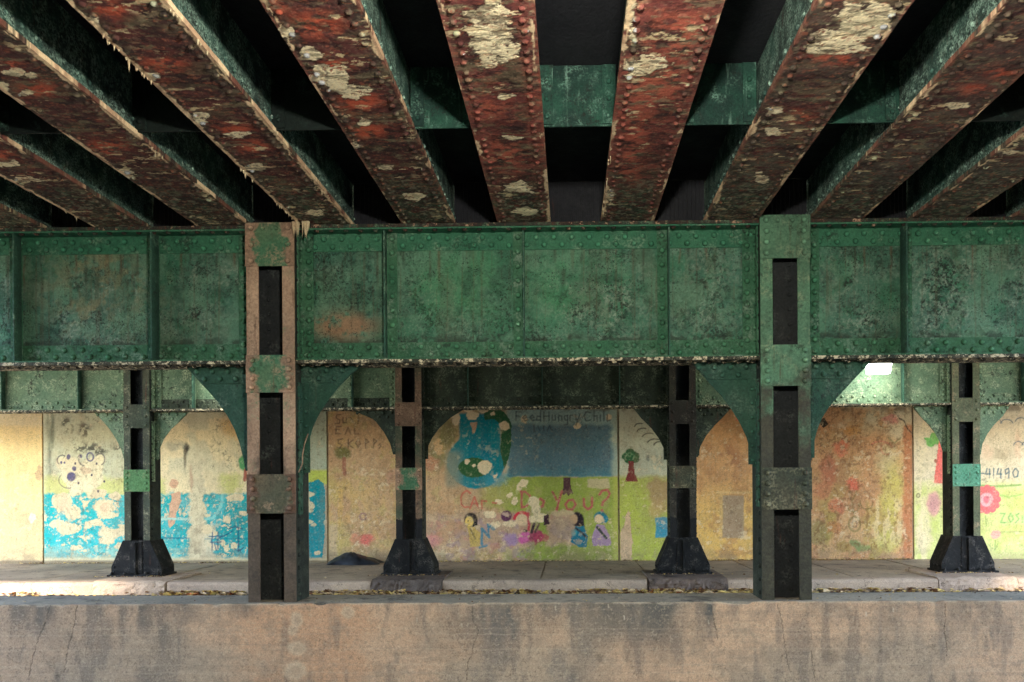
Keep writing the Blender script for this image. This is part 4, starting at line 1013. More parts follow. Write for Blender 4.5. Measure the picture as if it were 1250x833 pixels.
# ------------------------------------------------------------------ columns
def column(name, label, x0, x1, yf, zb, zt, battens, mats, group, brackets=(), webz=None, base=None, bz=None, soot=False, wire=None):
    """two channels with their flanges turned inwards, joined by riveted batten plates"""
    T = thing(name, label, 'steel column', ((x0 + x1) / 2, yf + DEP / 2, zb if base is None else base[0]), group)
    st = .105; t = .014; y1 = yf + DEP
    for i, (xa, sd) in enumerate(((x0, 1), (x1, -1))):
        g = MB()
        a, b = sorted((xa, xa + sd * st)); g.box(a, b, yf, yf + t, zb, zt); g.box(a, b, y1 - t, y1, zb, zt)
        build('channel_flange', g, mats['channel'][i], T)
        g = MB()
        a, b = sorted((xa, xa + sd * t)); g.box(a, b, yf + t, y1 - t, zb, zt)
        n = int((zt - zb) / .115)
        for k in range(n):
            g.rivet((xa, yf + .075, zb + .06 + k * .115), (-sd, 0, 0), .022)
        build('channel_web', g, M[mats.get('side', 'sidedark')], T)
    g = MB(); ym = yf + .16
    g.box(x0 + t, x1 - t, ym, ym + t, zb, zt - .002)
    n = int((zt - zb) / .13)
    for k in range(n):
        for xx in (x0 + .135, x1 - .135):
            g.rivet((xx, ym, zb + .07 + k * .13), (0, -1, 0), .017)
    build('inner_plate', g, M['inner'], T)
    for k, (z0, z1, mk, nr) in enumerate(battens):
        g = MB(); ov = .004
        g.box(x0 - ov, x1 + ov, yf - .013, yf - .001, z0, z1)
        for xx in (x0 + .05, x1 - .05):
            for r_ in range(nr):
                zz = z0 + .045 + (z1 - z0 - .09) * r_ / (nr - 1)
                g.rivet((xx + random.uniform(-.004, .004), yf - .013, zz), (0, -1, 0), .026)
        if z1 > zt - .02:
            for xx in (x0 + .15, x1 - .15): g.rivet((xx, yf - .013, z1 - .05), (0, -1, 0), .019)
        build('batten_plate', g, M[mk] if isinstance(mk, str) else mk, T)
    for (pts, sd, mk) in brackets:      # pts: outline from the outer top end round to the foot on the column, in (x,z)
        g = MB()
        xa = x1 if sd > 0 else x0
        xa += sd * .002
        ztop = pts[0][1]
        poly = [(xa, ztop)] + [(x, z) for x, z in pts] + [(xa, pts[-1][1])]
        if sd < 0: poly = poly[::-1]
        yb_ = yf + DEP / 2
        g.prism_xz(poly, yb_ - .008, yb_ + .008)
        # edge strip that follows the curve
        xe = pts[0][0]
        a, b = sorted((xa + sd * .015, xe - sd * .02))
        zl = ztop - .15
        # angle under the girder: clipped to the curve at its outer end
        xin = pts[0][0]
        for i in range(len(pts) - 1):
            if pts[i][1] >= zl >= pts[i + 1][1]:
                tt = (pts[i][1] - zl) / (pts[i][1] - pts[i + 1][1]); xin = pts[i][0] + tt * (pts[i + 1][0] - pts[i][0])
        q = [(xa + sd * .001, ztop - .002), (xe - sd * .01, ztop - .002), (xin - sd * .01, zl), (xa + sd * .001, zl)]
        if sd < 0: q = q[::-1]
        g.prism_xz(q, yb_ - .024, yb_ - .009)
        L_ = abs(xe - xa); n = max(2, int(L_ / .14))
        for i in range(n):
            xx = xa + sd * (.09 + i * .14)
            if abs(xx - xa) < L_ - .05: g.rivet((xx, yb_ - .024, ztop - .045), (0, -1, 0), .026)
            if abs(xx + sd * .07 - xa) < abs(xin - xa) - .02: g.rivet((xx + sd * .07, yb_ - .024, ztop - .112), (0, -1, 0), .026)
        a, b = sorted((xa + sd * .001, xa + sd * .075)); zf = pts[-1][1]
        g.box(a, b, yb_ - .025, yb_ - .010, zf + .02, zl - .002)
        a, b = sorted((xa, xa + sd * .013)); g.box(a, b, yb_ - .12, yb_ - .026, zf - .35, ztop - .16)
        k = 0
        while zf + .06 + k * .125 < zl - .03:
            g.rivet((xa + sd * .042, yb_ - .025, zf + .06 + k * .125), (0, -1, 0), .018); k += 1
        k = 0
        while zf - .30 + k * .11 < ztop - .2:
            g.rivet((xa + sd * .013, yb_ - .075, zf - .30 + k * .11), (sd, 0, 0), .017); k += 1
        build('knee_bracket', g, M[mk], T)
    if base is not None:
        z0, z1 = base; hgt = z1 - z0
        hwid = (x1 - x0) / 2; xc = (x0 + x1) / 2
        ww = hwid + .20
        zs = z0 + hgt * .25
        g = MB()
        for (ya, yb2) in ((yf - .035, yf - .015), (y1 + .015, y1 + .035)):
            g.prism_xz([(xc - ww, z0 + .03), (xc + ww, z0 + .03), (xc + ww, zs), (xc + hwid + .012, z1), (xc - hwid - .012, z1), (xc - ww, zs)], ya, yb2)
        yy0 = yf - .035
        for xx in (xc - hwid * .5, xc + hwid * .5):
            for k in range(5): g.rivet((xx, yy0, z0 + .1 + (hgt - .2) * k / 4), (0, -1, 0), .017)
        for xx in (xc - ww + .05, xc + ww - .05):
            for k in range(2): g.rivet((xx, yy0, z0 + .07 + k * .08), (0, -1, 0), .017)
        build('gusset_plate', g, M['black'], T)
        for sd in (-1, 1):
            g = MB()
            # sloping side wing and its foot angle
            xi = xc + sd * (hwid + .012); xo_ = xc + sd * ww
            lo = [(xo_ - sd * .016, yf - .015, zs), (xo_, yf - .015, zs), (xo_, y1 + .015, zs), (xo_ - sd * .016, y1 + .015, zs)]
            hi = [(xi - sd * .010, yf - .015, z1 - .01), (xi + sd * .006, yf - .015, z1 - .01), (xi + sd * .006, y1 + .015, z1 - .01), (xi - sd * .010, y1 + .015, z1 - .01)]
            if sd < 0: lo = [lo[1], lo[0], lo[3], lo[2]]; hi = [hi[1], hi[0], hi[3], hi[2]]
            g.hull8(lo, hi)
            a, b = sorted((xo_ - sd * .016, xo_)); g.box(a, b, yf - .015, y1 + .015, z0 + .03, zs)
            for k in range(3): g.rivet((xo_, yf + .06 + k * .12, z0 + .10), (sd, 0, 0), .018)
            build('side_wing', g, M['black'], T)
        g = MB(); g.box(xc - .012, xc + .012, yf - .09, yf - .036, z0 + .03, z1 - .03)
        g.box(xc - .10, xc + .10, yf - .048, yf - .036, z0 + .05, z1 - .02)
        build('front_rib', g, M['black'], T)
        g = MB(); g.box(xc - ww - .03, xc + ww + .03, yf - .11, y1 + .06, z0, z0 + .029)
        for xx in (xc - ww + .03, xc - .17, xc + .17, xc + ww - .03): g.rivet((xx, yf - .075, z0 + .029), (0, 0, 1), .024, .05)
        build('base_plate', g, M['black'], T)
    if wire:
        g = MB(); g.tube(wire, .006); build('wire', g, M['tan'], T)
    return T


def zf(p, D=YF): return W(644, p, D)[1]


def outline(pts, D): return [W(px, py, D) for px, py in pts]


def fix(o, zt):  # snap the first point to the girder underside
    return [(o[0][0], zt)] + o[1:]


ZBr = ZB - .003
arcR = fix(outline([(845, 446), (858, 459), (870, 472), (882, 485), (893, 500), (903, 516), (911, 533), (916, 550), (919, 570)], YW), ZBr)
arcR2 = fix(outline([(1063, 440), (1050, 455), (1036, 470), (1023, 484), (1012, 497), (1003, 511), (997, 526), (993, 543), (990.5, 562)], YW), ZBr)
arcL = fix(outline([(228, 450), (240, 462), (254, 477), (267, 492), (278, 508), (287, 525), (293, 542), (297, 558), (300, 575)], YW), ZBr)
arcL2 = fix(outline([(442, 444), (428, 458), (414, 472), (402, 487), (391, 503), (382, 521), (376, 541), (373, 560), (371, 580)], YW), ZBr)
wp = [W(363, 577, YF - .03), W(367, 566, YF - .03), W(371, 556, YF + .12), W(372, 543, YF + .12), W(376, 530, YF + .15)]
wire = [(p[0] + .01, y_, p[1]) for p, y_ in zip(wp, (YF - .03, YF - .01, YF + .05, YF + .08, YF + .12))]
column('front_column', 'big front column with pinkish worn steel standing on the parapet, left one', xcl[0], xcl[1], YF, ZP, ZT, 
       [(zf(322), ZT + .012, 'batten', 3), (zf(477), zf(431), 'batten', 4), (zf(625), zf(577), 'tan_low', 4)],
       {'channel': (M['tan'], M['tan'])}, 'columns standing on the parapet',
       brackets=((arcL, -1, 'bracket'), (arcL2, 1, 'bracket')), wire=wire)
column('front_column', 'big front column in pale green paint standing on the parapet, right one', xcr[0], xcr[1], YF, ZP, ZT,
       [(zf(319), ZT + .03, 'pale_green', 4), (zf(474), zf(424), 'pale_green', 4), (zf(624), zf(573), 'olive', 4)],
       {'channel': (M['pale_green'], M['pale_green'])}, 'columns standing on the parapet',
       brackets=((arcR, -1, 'bracket'), (arcR2, 1, 'bracket')))

# kerb columns
bpx = [(150.5 + 1, 182.5), (483, 515), (817.5, 850), (1163, 1196.5)]
blab = ['grey-green kerb column in front of the turquoise mural, with black flared foot', 'kerb column with rusty tan edges and black foot, left of the painted pond', 'dark brown kerb column with black foot, between the painted tree and the orange wall', 'kerb column with a bright green riveted plate, beside the pink flower']
ZBT = ZT
zbase0 = [W((a + b) / 2, 704.5, YB - .1)[1] for a, b in bpx]
zb0 = ZS + .03
zb1 = W(680, 657, YB)[1]
zblk = W(680, 633, YB)[1]


def bz(p): return W(680, p, YB)[1]


M['b1'] = steel('kerb_column_grey_green', (58, 68, 55), (70, 72, 58), (130, 128, 102), .4, rust_amt=.4, dark_amt=.6)
M['b2'] = steel('kerb_column_tan', (118, 92, 74), (70, 80, 62), (150, 120, 96), .4, rust_amt=.4, dark_amt=.5, black_below=zblk - zb0)
M['b3'] = steel('kerb_column_dark', (56, 56, 47), (48, 44, 39), (92, 84, 72), .4, rust_amt=.4, dark_amt=.5, black_below=zblk - zb0)
M['b4'] = steel('kerb_column_olive', (98, 102, 76), (84, 90, 68), (140, 120, 92), .4, rust_amt=.5, dark_amt=.4)
M['plate_teal'] = steel('teal_batten', (84, 142, 112), (96, 150, 122), (150, 160, 130), .25, rust_amt=.35, dark_amt=.5)
M['plate_green'] = steel('green_batten', (86, 128, 82), (78, 118, 76), (130, 130, 90), .3, rust_amt=.4, dark_amt=.5)
bm = ['b1', 'b2', 'b3', 'b4']
bb_ = ['plate_green', 'batten', 'olive', 'plate_teal']
ZBBr = ZBB - .003
bx = []
brk = {0: ([(115, 503), (124, 512), (134, 524), (142, 536), (148, 548), (152, 562)], [(231, 503), (220, 514), (209, 524), (200, 536), (195, 548), (193, 562)]),
       1: ([(430, 500), (448, 506), (459, 515), (469, 528), (476, 541), (480, 555)], [(566, 500), (550, 510), (537, 522), (528, 534), (521, 548), (518, 562)]),
       2: ([(773, 499), (783, 511), (795, 523), (804, 535), (811, 549), (815, 563)], [(893, 498), (884, 508), (872, 520), (862, 532), (855, 545), (852, 558)]),
       3: ([(1113, 497), (1123, 508), (1133, 518), (1141, 528), (1147, 539), (1151, 552)], [(1233, 497), (1224, 508), (1213, 519), (1205, 530), (1199, 542), (1197, 555)])}
for i, (a, b) in enumerate(bpx):
    xa_, xb_ = W(a, 580, YB)[0], W(b, 580, YB)[0]
    if i == 0: pass
    bx.append((xa_, xb_))
    lo, ro = brk[i]
    L_ = fix(outline(lo, YBW), ZBBr); R_ = fix(outline(ro, YBW), ZBBr)
    for q, sdx in ((L_, xa_), (R_, xb_)):
        for j in range(len(q)):
            pass
    L_ = [(min(x, xa_ - .02), z) for x, z in L_]; R_ = [(max(x, xb_ + .02), z) for x, z in R_]
    bk = 'green_grey' if i in (0, 3) else 'dull'
    column('kerb_column', blab[i], xa_, xb_, YB, zb0, ZBT, [(bz(519), bz(490), bm[i], 3), (bz(597), bz(570), bb_[i], 4)],
           {'channel': (M[bm[i]], M[bm[i]]), 'side': 'sidedark'}, 'columns along the sidewalk', brackets=((L_, -1, bk), (R_, 1, bk)), base=(zb0, zb1))
# footings under the kerb columns
fpx = [(113, 201), (453, 539), (792, 888), (1146, 1242)]
flab = ['pinkish concrete footing block under the leftmost kerb column', 'broken dark concrete footing under the rusty tan kerb column', 'worn concrete footing with drifted leaves under the dark brown kerb column', 'pink concrete footing slab under the kerb column beside the flower']
for i, (a, b) in enumerate(fpx):
    xa_, xb_ = W(a, 712, KY)[0], W(b, 712, KY)[0]
    g = MB(); nn = 34; prof = [(-.02, ZR - .05), (-.025, ZR + .05), (-.02, ZR + .10), (-.01, ZS - .05), (.0, ZS - .012), (.05, zb0 - .012), (.5, zb0 - .001), (1.25, zb0 - .001), (1.25, ZS - .08)]
    bas = len(g.v)
    for k in range(nn + 1):
        x = xa_ + (xb_ - xa_) * k / nn
        for (dy, z) in prof:
            j = ((float(fbm(np.array([x * 6.0]), np.array([z * 14.0 + i * 3]), 91 + i, 4, .65)[0]) - .5) * .16 + random.uniform(-.008, .008)) if dy < .3 else 0
            g.v.append((x, KY + dy + j * (1.4 if i in (1, 2) else .5), z + (j * .35 if .0 <= dy < .3 else 0)))
    m = len(prof)
    for k in range(nn):
        for j in range(m - 1):
            g.f.append((bas + k * m + j, bas + (k + 1) * m + j, bas + (k + 1) * m + j + 1, bas + k * m + j + 1)); g.sm.append(False)
    g.f.append(tuple(bas + j for j in range(m))); g.sm.append(False); g.f.append(tuple(bas + nn * m + m - 1 - j for j in range(m))); g.sm.append(False)
    o = build('concrete_footing', g, M['kerb'] if i in (0, 3) else M['footing'], None, ((xa_ + xb_) / 2, KY, ZR))
    tag(o, flab[i], 'footing', 'footings of the kerb columns')

# back girders
def xb2(p): return W(p, 470, YBW)[0]


bspan = [(xb2(-420), bx[0][0] - e), (bx[0][1] + e, bx[1][0] - e), (bx[1][1] + e, bx[2][0] - e), (bx[2][1] + e, bx[3][0] - e), (bx[3][1] + e, xb2(1640))]
bl = ['back girder with flaking pale green panels at the far left above the yellow wall', 'back girder behind the pinkish front column, partly in bright lamp light', 'dark back girder above the blue painted field', 'back girder with one panel lit white by the lamp, above the mottled orange wall', 'back girder with flaking green panel at the far right above the flower']
bst = [(8, 101, -120), (239, 330, 432), (572, 662, 756), (930, 1010, 1099), (1245, 1340)]
bmat = [dict(web=M['green_grey'], flange=M['green_grey'], stiff=M['green_grey']), dict(web=M['green_grey'], flange=M['dull'], stiff=M['green_grey']), dict(web=M['dull'], flange=M['dull'], stiff=M['dull']), dict(web=M['green_grey'], flange=M['green_grey'], stiff=M['green_grey']), dict(web=M['green_grey'], flange=M['green_grey'], stiff=M['green_grey'])]
for i, (a, b) in enumerate(bspan):
    girder('kerb_girder', bl[i], a, b, ZT, ZBB, YBW, stiff=[(xb2(p), -1 if p < 690 else 1, .14) for p in bst[i]], mats=bmat[i], web='plain', group='girders along the sidewalk', rs=.17)

# near girder over the camera that carries the street lamp (same kind as the back one)
YN = 1.30
girder('kerb_girder', 'girder overhead above the near sidewalk, outside the top of the picture', -9.0, 9.0, ZT, ZBB, YN, stiff=[(p, 1, .14) for p in (-6, -3, 3, 6)], mats=bmat[2], web='plain', group='girders along the sidewalk', rs=.3)

# ------------------------------------------------------------------ ceiling beams
bcent = [-245, -118, 8, 137, 264, 392, 520, 638.5, 767.5, 896.5, 1027.5, 1155, 1282, 1410, 1538]
lab = {137: 'rusty ceiling beam with rivet-studded underside low at the left edge, third from the left', 264: 'brown rusty ceiling beam with cream crust spots along its right edge, running to the left picture edge',
       392: 'brown ceiling beam with cream crusted edges and hanging drips, ending at the pinkish column', 520: 'ceiling beam with orange rust and cream blotches, left of the central pair',
       638.5: 'ceiling beam with a large cream bare patch at its near end, left of the central pair of two', 767.5: 'red rusty ceiling beam with white flecks on its left edge, right of the central pair',
       896.5: 'ceiling beam with big cream patch near the top, leading to the green front column', 1027.5: 'dark ceiling beam with faded teal side and one orange rust spot, reaching the upper right corner', 1155: 'small-looking dark ceiling beam at the right edge above the pitted girder',
       8: 'dark ceiling beam with row of rivets at the far left, second from the left', -118: 'dark ceiling beam barely seen at the extreme left'}
YE0, YE1 = 1.14, 7.43
FW = .232
ZBM = ZT + .004
spots = {638.5: [((640, 258), 14, 5), ((618, 118), 10, 4), ((594, 40), 27, 36), ((600, 15), 26, 16), ((618, 62), 18, 14), ((632, 230), 17, 8), ((628, 168), 14, 3), ((596, 75), 14, 10)],
         767.5: [((769, 8), 6, 26), ((773, 45), 5, 12), ((790, 78), 24, 10), ((775, 90), 10, 6), ((745, 240), 5, 10)],
         896.5: [((1050, 25), 34, 24), ((1025, 50), 34, 16), ((1075, 10), 24, 10), ((1004, 62), 20, 6), ((945, 135), 10, 5), ((942, 160), 9, 6), ((930, 218), 10, 6)],
         520: [((470, 205), 12, 4), ((505, 240), 12, 5), ((350, 40), 12, 7), ((400, 92), 26, 12), ((432, 112), 22, 10), ((378, 65), 14, 8), ((412, 96), 14, 18), ((446, 150), 10, 4), ((432, 178), 8, 4)],
         392: [((110, 32), 11, 10), ((180, 95), 14, 8), ((290, 165), 16, 4), ((310, 205), 14, 5), ((385, 260), 12, 5), ((245, 145), 10, 6)],
         264: [((4, 108), 8, 9), ((20, 88), 14, 6), ((40, 92), 8, 7), ((32, 115), 8, 3), ((150, 212), 14, 6)],
         137: [((12, 200), 14, 4), ((30, 220), 18, 4)], 1027.5: [((1170, 130), 14, 5)], 1155: [((1230, 185), 12, 4)]}
orange = {638.5: [((588, 130), 30, 14), ((612, 190), 26, 20), ((585, 36), 9, 9), ((606, 70), 10, 8), ((655, 80), 10, 60), ((660, 170), 8, 40)], 767.5: [((830, 40), 40, 26), ((800, 100), 40, 26), ((770, 150), 26, 30), ((765, 200), 20, 20)],
          896.5: [((1020, 72), 26, 8), ((975, 145), 16, 9), ((1045, 45), 10, 8)], 520: [((408, 85), 18, 14), ((440, 125), 26, 12), ((448, 160), 24, 8), ((385, 30), 30, 14), ((330, 15), 18, 14)],
          392: [((135, 12), 20, 10), ((200, 80), 24, 10), ((285, 160), 22, 8), ((175, 100), 20, 8), ((310, 180), 16, 8)], 264: [((45, 110), 24, 8), ((130, 180), 22, 9), ((15, 80), 10, 6)], 1027.5: [((1225, 90), 18, 10), ((1190, 110), 20, 6)], 137: [((6, 190), 14, 6)]}
edge_amt = {392: (.8, .62), 264: (.5, .66), 137: (.5, .2), 520: (.25, .2), 638.5: (.12, .25), 767.5: (.35, .2), 896.5: (.15, .12), 1027.5: (.15, .15), 1155: (.2, .1)}
beams_x = []
for bi, pc in enumerate(bcent):
    xc = W(pc, 271, 7.0)[0]
    beams_x.append(xc)
    vis = pc in lab
    T = thing('ceiling_beam', lab.get(pc, 'ceiling beam beyond the picture edge'), 'steel beam', (xc, (YE0 + YE1) / 2, ZBM), 'rusty beams under the bridge deck')
    stp = .0062 if 100 < pc < 1200 else .012
    nx = int(2 * FW / stp) + 1; ny = int((YE1 - YE0) / (stp * 1.25)) + 1
    X, Yg = np.meshgrid(np.linspace(xc - FW, xc + FW, nx), np.linspace(YE0, YE1, ny))
    P = np.stack([X, Yg, np.full_like(X, ZBM)], -1)
    cv = Canvas(P, (78, 50, 47), seed=40 + bi)
    U = (X - xc) / FW

    def wn(sx, sy, seed, octv=4, gain=.6): return fbm(X / sx + bi * 13.7, Yg / sy + bi * 5.1, seed * 7 + bi * 131, octv, gain)
    cv.mix(.9 * sst(wn(.2, .2, 1), .38, .60), (54, 37, 37))
    warm = 1.0 if pc in (638.5, 767.5) else .42
    cv.mix(warm * .75 * sst(wn(.2, .15, 2, 5), .46, .62), (118, 62, 58)); cv.mix(warm * .6 * sst(wn(.12, .07, 3, 5, .65), .52, .64), (132, 70, 64))
    cv.mix(.7 * sst(wn(.10, .06, 4, 5, .65), .56, .66), (86, 50, 48))
    cv.mix(.55 * sst(wn(.26, .10, 5, 4), .58, .68), (112, 102, 78))
    cv.mix(.5 * sst(wn(.05, .05, 6, 4), .60, .70), (44, 36, 34), h=.2)
    for ((a, b), rx, ry) in orange.get(pc, ()):
        m = np.exp(-((cv.x - a) / rx) ** 2 - ((cv.y - b) / ry) ** 2)
        cv.mix(np.clip(m * 1.2, 0, .9) * sst(wn(.06, .045, 7, 4), .34, .58), (196, 92, 66) if pc not in (638.5, 767.5) else (184, 96, 76), h=.4)
    if pc > 850:
        cv.mix((.35 + .4 * sst(Yg, 4.6, 6.0)) * sst(wn(.13, .07, 50, 5), .36, .58), (98, 94, 80) if pc < 1000 else (92, 90, 80))
    if pc in (638.5, 767.5):
        cv.mix(.6 * sst(np.abs(U), .45, .7) * sst(wn(.12, .08, 51, 4), .40, .58), (160, 88, 78))
    # dark blackish green near the girder and along the riveted edges
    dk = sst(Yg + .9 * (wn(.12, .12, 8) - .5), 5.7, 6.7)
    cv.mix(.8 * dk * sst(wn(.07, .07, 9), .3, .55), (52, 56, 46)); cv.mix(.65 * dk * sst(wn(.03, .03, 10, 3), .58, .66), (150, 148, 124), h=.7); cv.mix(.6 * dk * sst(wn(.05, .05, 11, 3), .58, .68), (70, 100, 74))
    ed = sst(np.abs(U) + .3 * (wn(.09, .09, 12) - .5), .52, .78)
    cv.mix(.7 * ed * sst(wn(.05, .05, 13), .34, .56), (66, 58, 50) if pc not in (638.5, 767.5) else (104, 58, 52))
    cv.mix(.5 * ed * sst(wn(.035, .035, 14, 3), .58, .68), (120, 112, 92))
    for ((a, b), rx, ry) in spots.get(pc, ()):
        wx = (wn(.07, .05, 15) - .5); wy = (wn(.07, .05, 16) - .5)
        d = np.sqrt(((cv.x - a + wx * rx * 1.6) / rx) ** 2 + ((cv.y - b + wy * ry * 1.6) / ry) ** 2)
        m = (1 - sst(d, .9, 1.0)) * sst(wn(.026, .022, 17, 4, .65), .24, .30)
        cv.mix((1 - sst(d, 1.02, 1.16)) * .6, (52, 38, 36), h=.5); cv.mix(m, (246, 230, 190), h=.95); cv.mix(m * .9 * sst(wn(.045, .03, 45, 5, .7), .66, .69), (150, 84, 64), h=.3); cv.mix(m * .4 * sst(wn(.05, .05, 18), .5, .62), (214, 192, 150))
    cv.mix(.85 * sst(wn(.12, .05, 19, 5, .62), .665, .695) * sst(wn(.4, .3, 41, 3), .4, .55), (222, 200, 156), h=.2)
    cv.mix(.55 * sst(wn(.14, .05, 42, 5, .65), .63, .68), (130, 124, 96), h=.6); cv.mix(.35 * sst(wn(.035, .02, 43, 4, .65), .63, .68), (186, 108, 78), h=.6)
    cv.mix(.6 * sst(wn(.12, .06, 44, 5, .65), .58, .66), (52, 36, 36), h=.1)
    le, re = edge_amt.get(pc, (.15, .15))
    for s_, am in ((-1, le), (1, re)):
        m = sst(s_ * U + .22 * (wn(.05, .05, 20 + s_) - .5), .86, .9) * sst(wn(.05, .22, 24 + s_), .66 - .4 * am, .70 - .4 * am)
        cv.mix(m, (238, 208, 166), h=.7)
    cv.mix(.5 * sst(np.abs(U), .9, .96) * sst(wn(.06, .1, 28), .45, .55), (150, 92, 76))
    cv.mix(.15 * sst(wn(.016, .016, 30, 2), .6, .8), (180, 160, 130)); cv.mix(.22 * sst(wn(.016, .016, 31, 2), .6, .8), (26, 22, 22))
    cv.P[..., 2] += -.004 + (wn(.06, .06, 33) * .008)
    g = MB()
    k = 0
    while YE0 + .05 + k * .098 < YE1:
        for s_ in (-1, 1):
            jx = random.uniform(-.006, .006); jy = random.uniform(-.008, .008)
            if random.random() > .08:
                g.rivet((xc + s_ * (FW - .062) + jx, YE0 + .05 + k * .098 + jy, ZBM), (0, 0, -1), .0215 * random.uniform(.85, 1.05), .017 * random.uniform(.6, 1.05))
        k += 1
    build_canvas('bottom_flange', cv, (0, 0, .03), M['rust'], T, mb=g)
    for s_ in (-1, 1):
        g = MB()
        a, b = sorted((xc + s_ * .178, xc + s_ * .19)); g.box(a, b, YE0, YE1, ZBM + .05, ZD - .002)
        a, b = sorted((xc + s_ * .191, xc + s_ * .222)); g.box(a, b, YE0, YE1, ZBM + .032, ZBM + .05)
        a, b = sorted((xc + s_ * .191, xc + s_ * .203)); g.box(a, b, YE0, YE1, ZBM + .051, ZBM + .15)
        k = 0
        while YE0 + .05 + k * .12 < YE1:
            g.rivet((xc + s_ * .203, YE0 + .05 + k * .12, ZBM + .10), (s_, 0, 0), .018); k += 1
        build('web_plate', g, M['side'], T)
    # hanging mineral crust
    g = MB(); r = random.Random(bi)
    for s_, am in ((-1, le), (1, re)):
        if am < .3: continue
        yv = 2.6
        while yv < YE1 - .15:
            yv += r.uniform(.012, .05)
            cl = fbm(np.array([yv * 2.2]), np.array([bi * 3.3 + s_]), 5, 2)[0]
            if cl < .74 - .16 * am or r.random() < .45: continue
            rr_ = r.uniform(.004, .011)
            ln = r.uniform(.012, .03) if r.random() < .8 else r.uniform(.03, .07)
            g.cone((xc + s_ * (FW - r.uniform(.0, .012)), yv, ZBM - .001), rr_ * (1 if ln < .03 else .7), ln, (r.uniform(-.004, .004), r.uniform(-.004, .004)))
    if pc == 392:
        for _ in range(26):
            g.cone((xc - FW + r.uniform(-.03, .12), YF - .05 + r.uniform(-.03, .03), ZBM - .001), r.uniform(.006, .013), r.uniform(.05, .16), (r.uniform(-.01, .01), 0))
    if g.v:
        build('mineral_crust', g, M['crust'], T)

# cross braces between the beams
YX = 5.28
xl_ = ['between the two beams at the upper left edge', 'between the crusted beam and the left edge beam', 'left of the orange-rusted beam', 'lit in its lower corner, left of the cream-patched beam', 'with pale streaks between the central pair of beams', 'plain green, just right of the red rusty beam', 'with a lit corner, left of the teal-sided beam', 'dark, at the right picture edge']
vis_gap = {137: 0, 264: 1, 392: 2, 520: 3, 638.5: 4, 767.5: 5, 896.5: 6, 1027.5: 7}
for i in range(len(bcent) - 1):
    a, b = beams_x[i] + .204, beams_x[i + 1] - .204
    if bcent[i] not in vis_gap and not (bcent[i] in (8, 1155)): continue
    kx = vis_gap.get(bcent[i])
    lb = 'green steel cross brace ' + (xl_[kx] if kx is not None else ('at the far left end of the beams' if bcent[i] == 8 else 'at the far right end of the beams'))
    T = thing('cross_brace', lb, 'steel brace', ((a + b) / 2, YX, ZBM), 'cross braces between the ceiling beams')
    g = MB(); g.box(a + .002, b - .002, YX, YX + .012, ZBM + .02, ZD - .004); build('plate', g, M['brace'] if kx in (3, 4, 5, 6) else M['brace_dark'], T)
    for xe, sd in ((a + .002, 1), (b - .002, -1)):
        g = MB(); p, q = sorted((xe, xe + sd * .085)); g.box(p, q, YX - .014, YX - .001, ZBM + .03, ZD - .006)
        for k in range(3): g.rivet((xe + sd * .045, YX - .014, ZBM + .08 + k * .11), (0, -1, 0), .017)
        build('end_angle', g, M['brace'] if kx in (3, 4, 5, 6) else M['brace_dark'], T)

# deck
D_ = thing('bridge_deck', 'soot-black underside of the bridge deck above the beams', 'bridge deck', (0, 7, ZD))
g = MB(); g.box(XL, XR, YW, WY + .5, ZD, ZD + .7); g.box(-7.1, 6.7, -1.3, YW - .001, ZD, ZD + .7)  # near slab stops short, out of view, to let in side light
build('slab', g, M['soot'], D_)
cl_lab = ['far left of all', 'second from the far left', 'third from the left', 'fourth from the left', 'left of the pinkish column', 'right of the pinkish column', 'left of the central pair', 'between the central pair of beams', 'right of the central pair', 'left of the green column', 'right of the green column', 'third from the right', 'second from the right', 'far right of all']
for i in range(len(bcent) - 1):
    a, b = beams_x[i] + .204, beams_x[i + 1] - .204
    g = MB(); n = 26
    yy = YW + .02
    for k in range(n):
        xa_ = a + (b - a) * k / n; xb_ = a + (b - a) * (k + 1) / n
        q = .012 if k % 2 else 0
        g.box(xa_, xb_ - .0005, yy + q, yy + q + .012, ZT + .002, ZD - .003)
    o = build('corrugated_panel', g, M['soot'], None, ((a + b) / 2, yy, ZT))
    tag(o, 'black corrugated closure sheet on top of the girder, ' + cl_lab[i], 'metal sheet', 'closure sheets above the front girder')
# near side wall behind the camera
g = MB(); g.box(XL - .5, XR + .5, -1.3, -1.0, -.14, ZD)
tag(build('retaining_wall', g, M['plainwall'], None, (0, -1.15, -.14)), 'plain concrete wall behind the viewer on the near side of the underpass', 'wall')

# ------------------------------------------------------------------ lamps
LAMPC = (1.0, .97, .86)


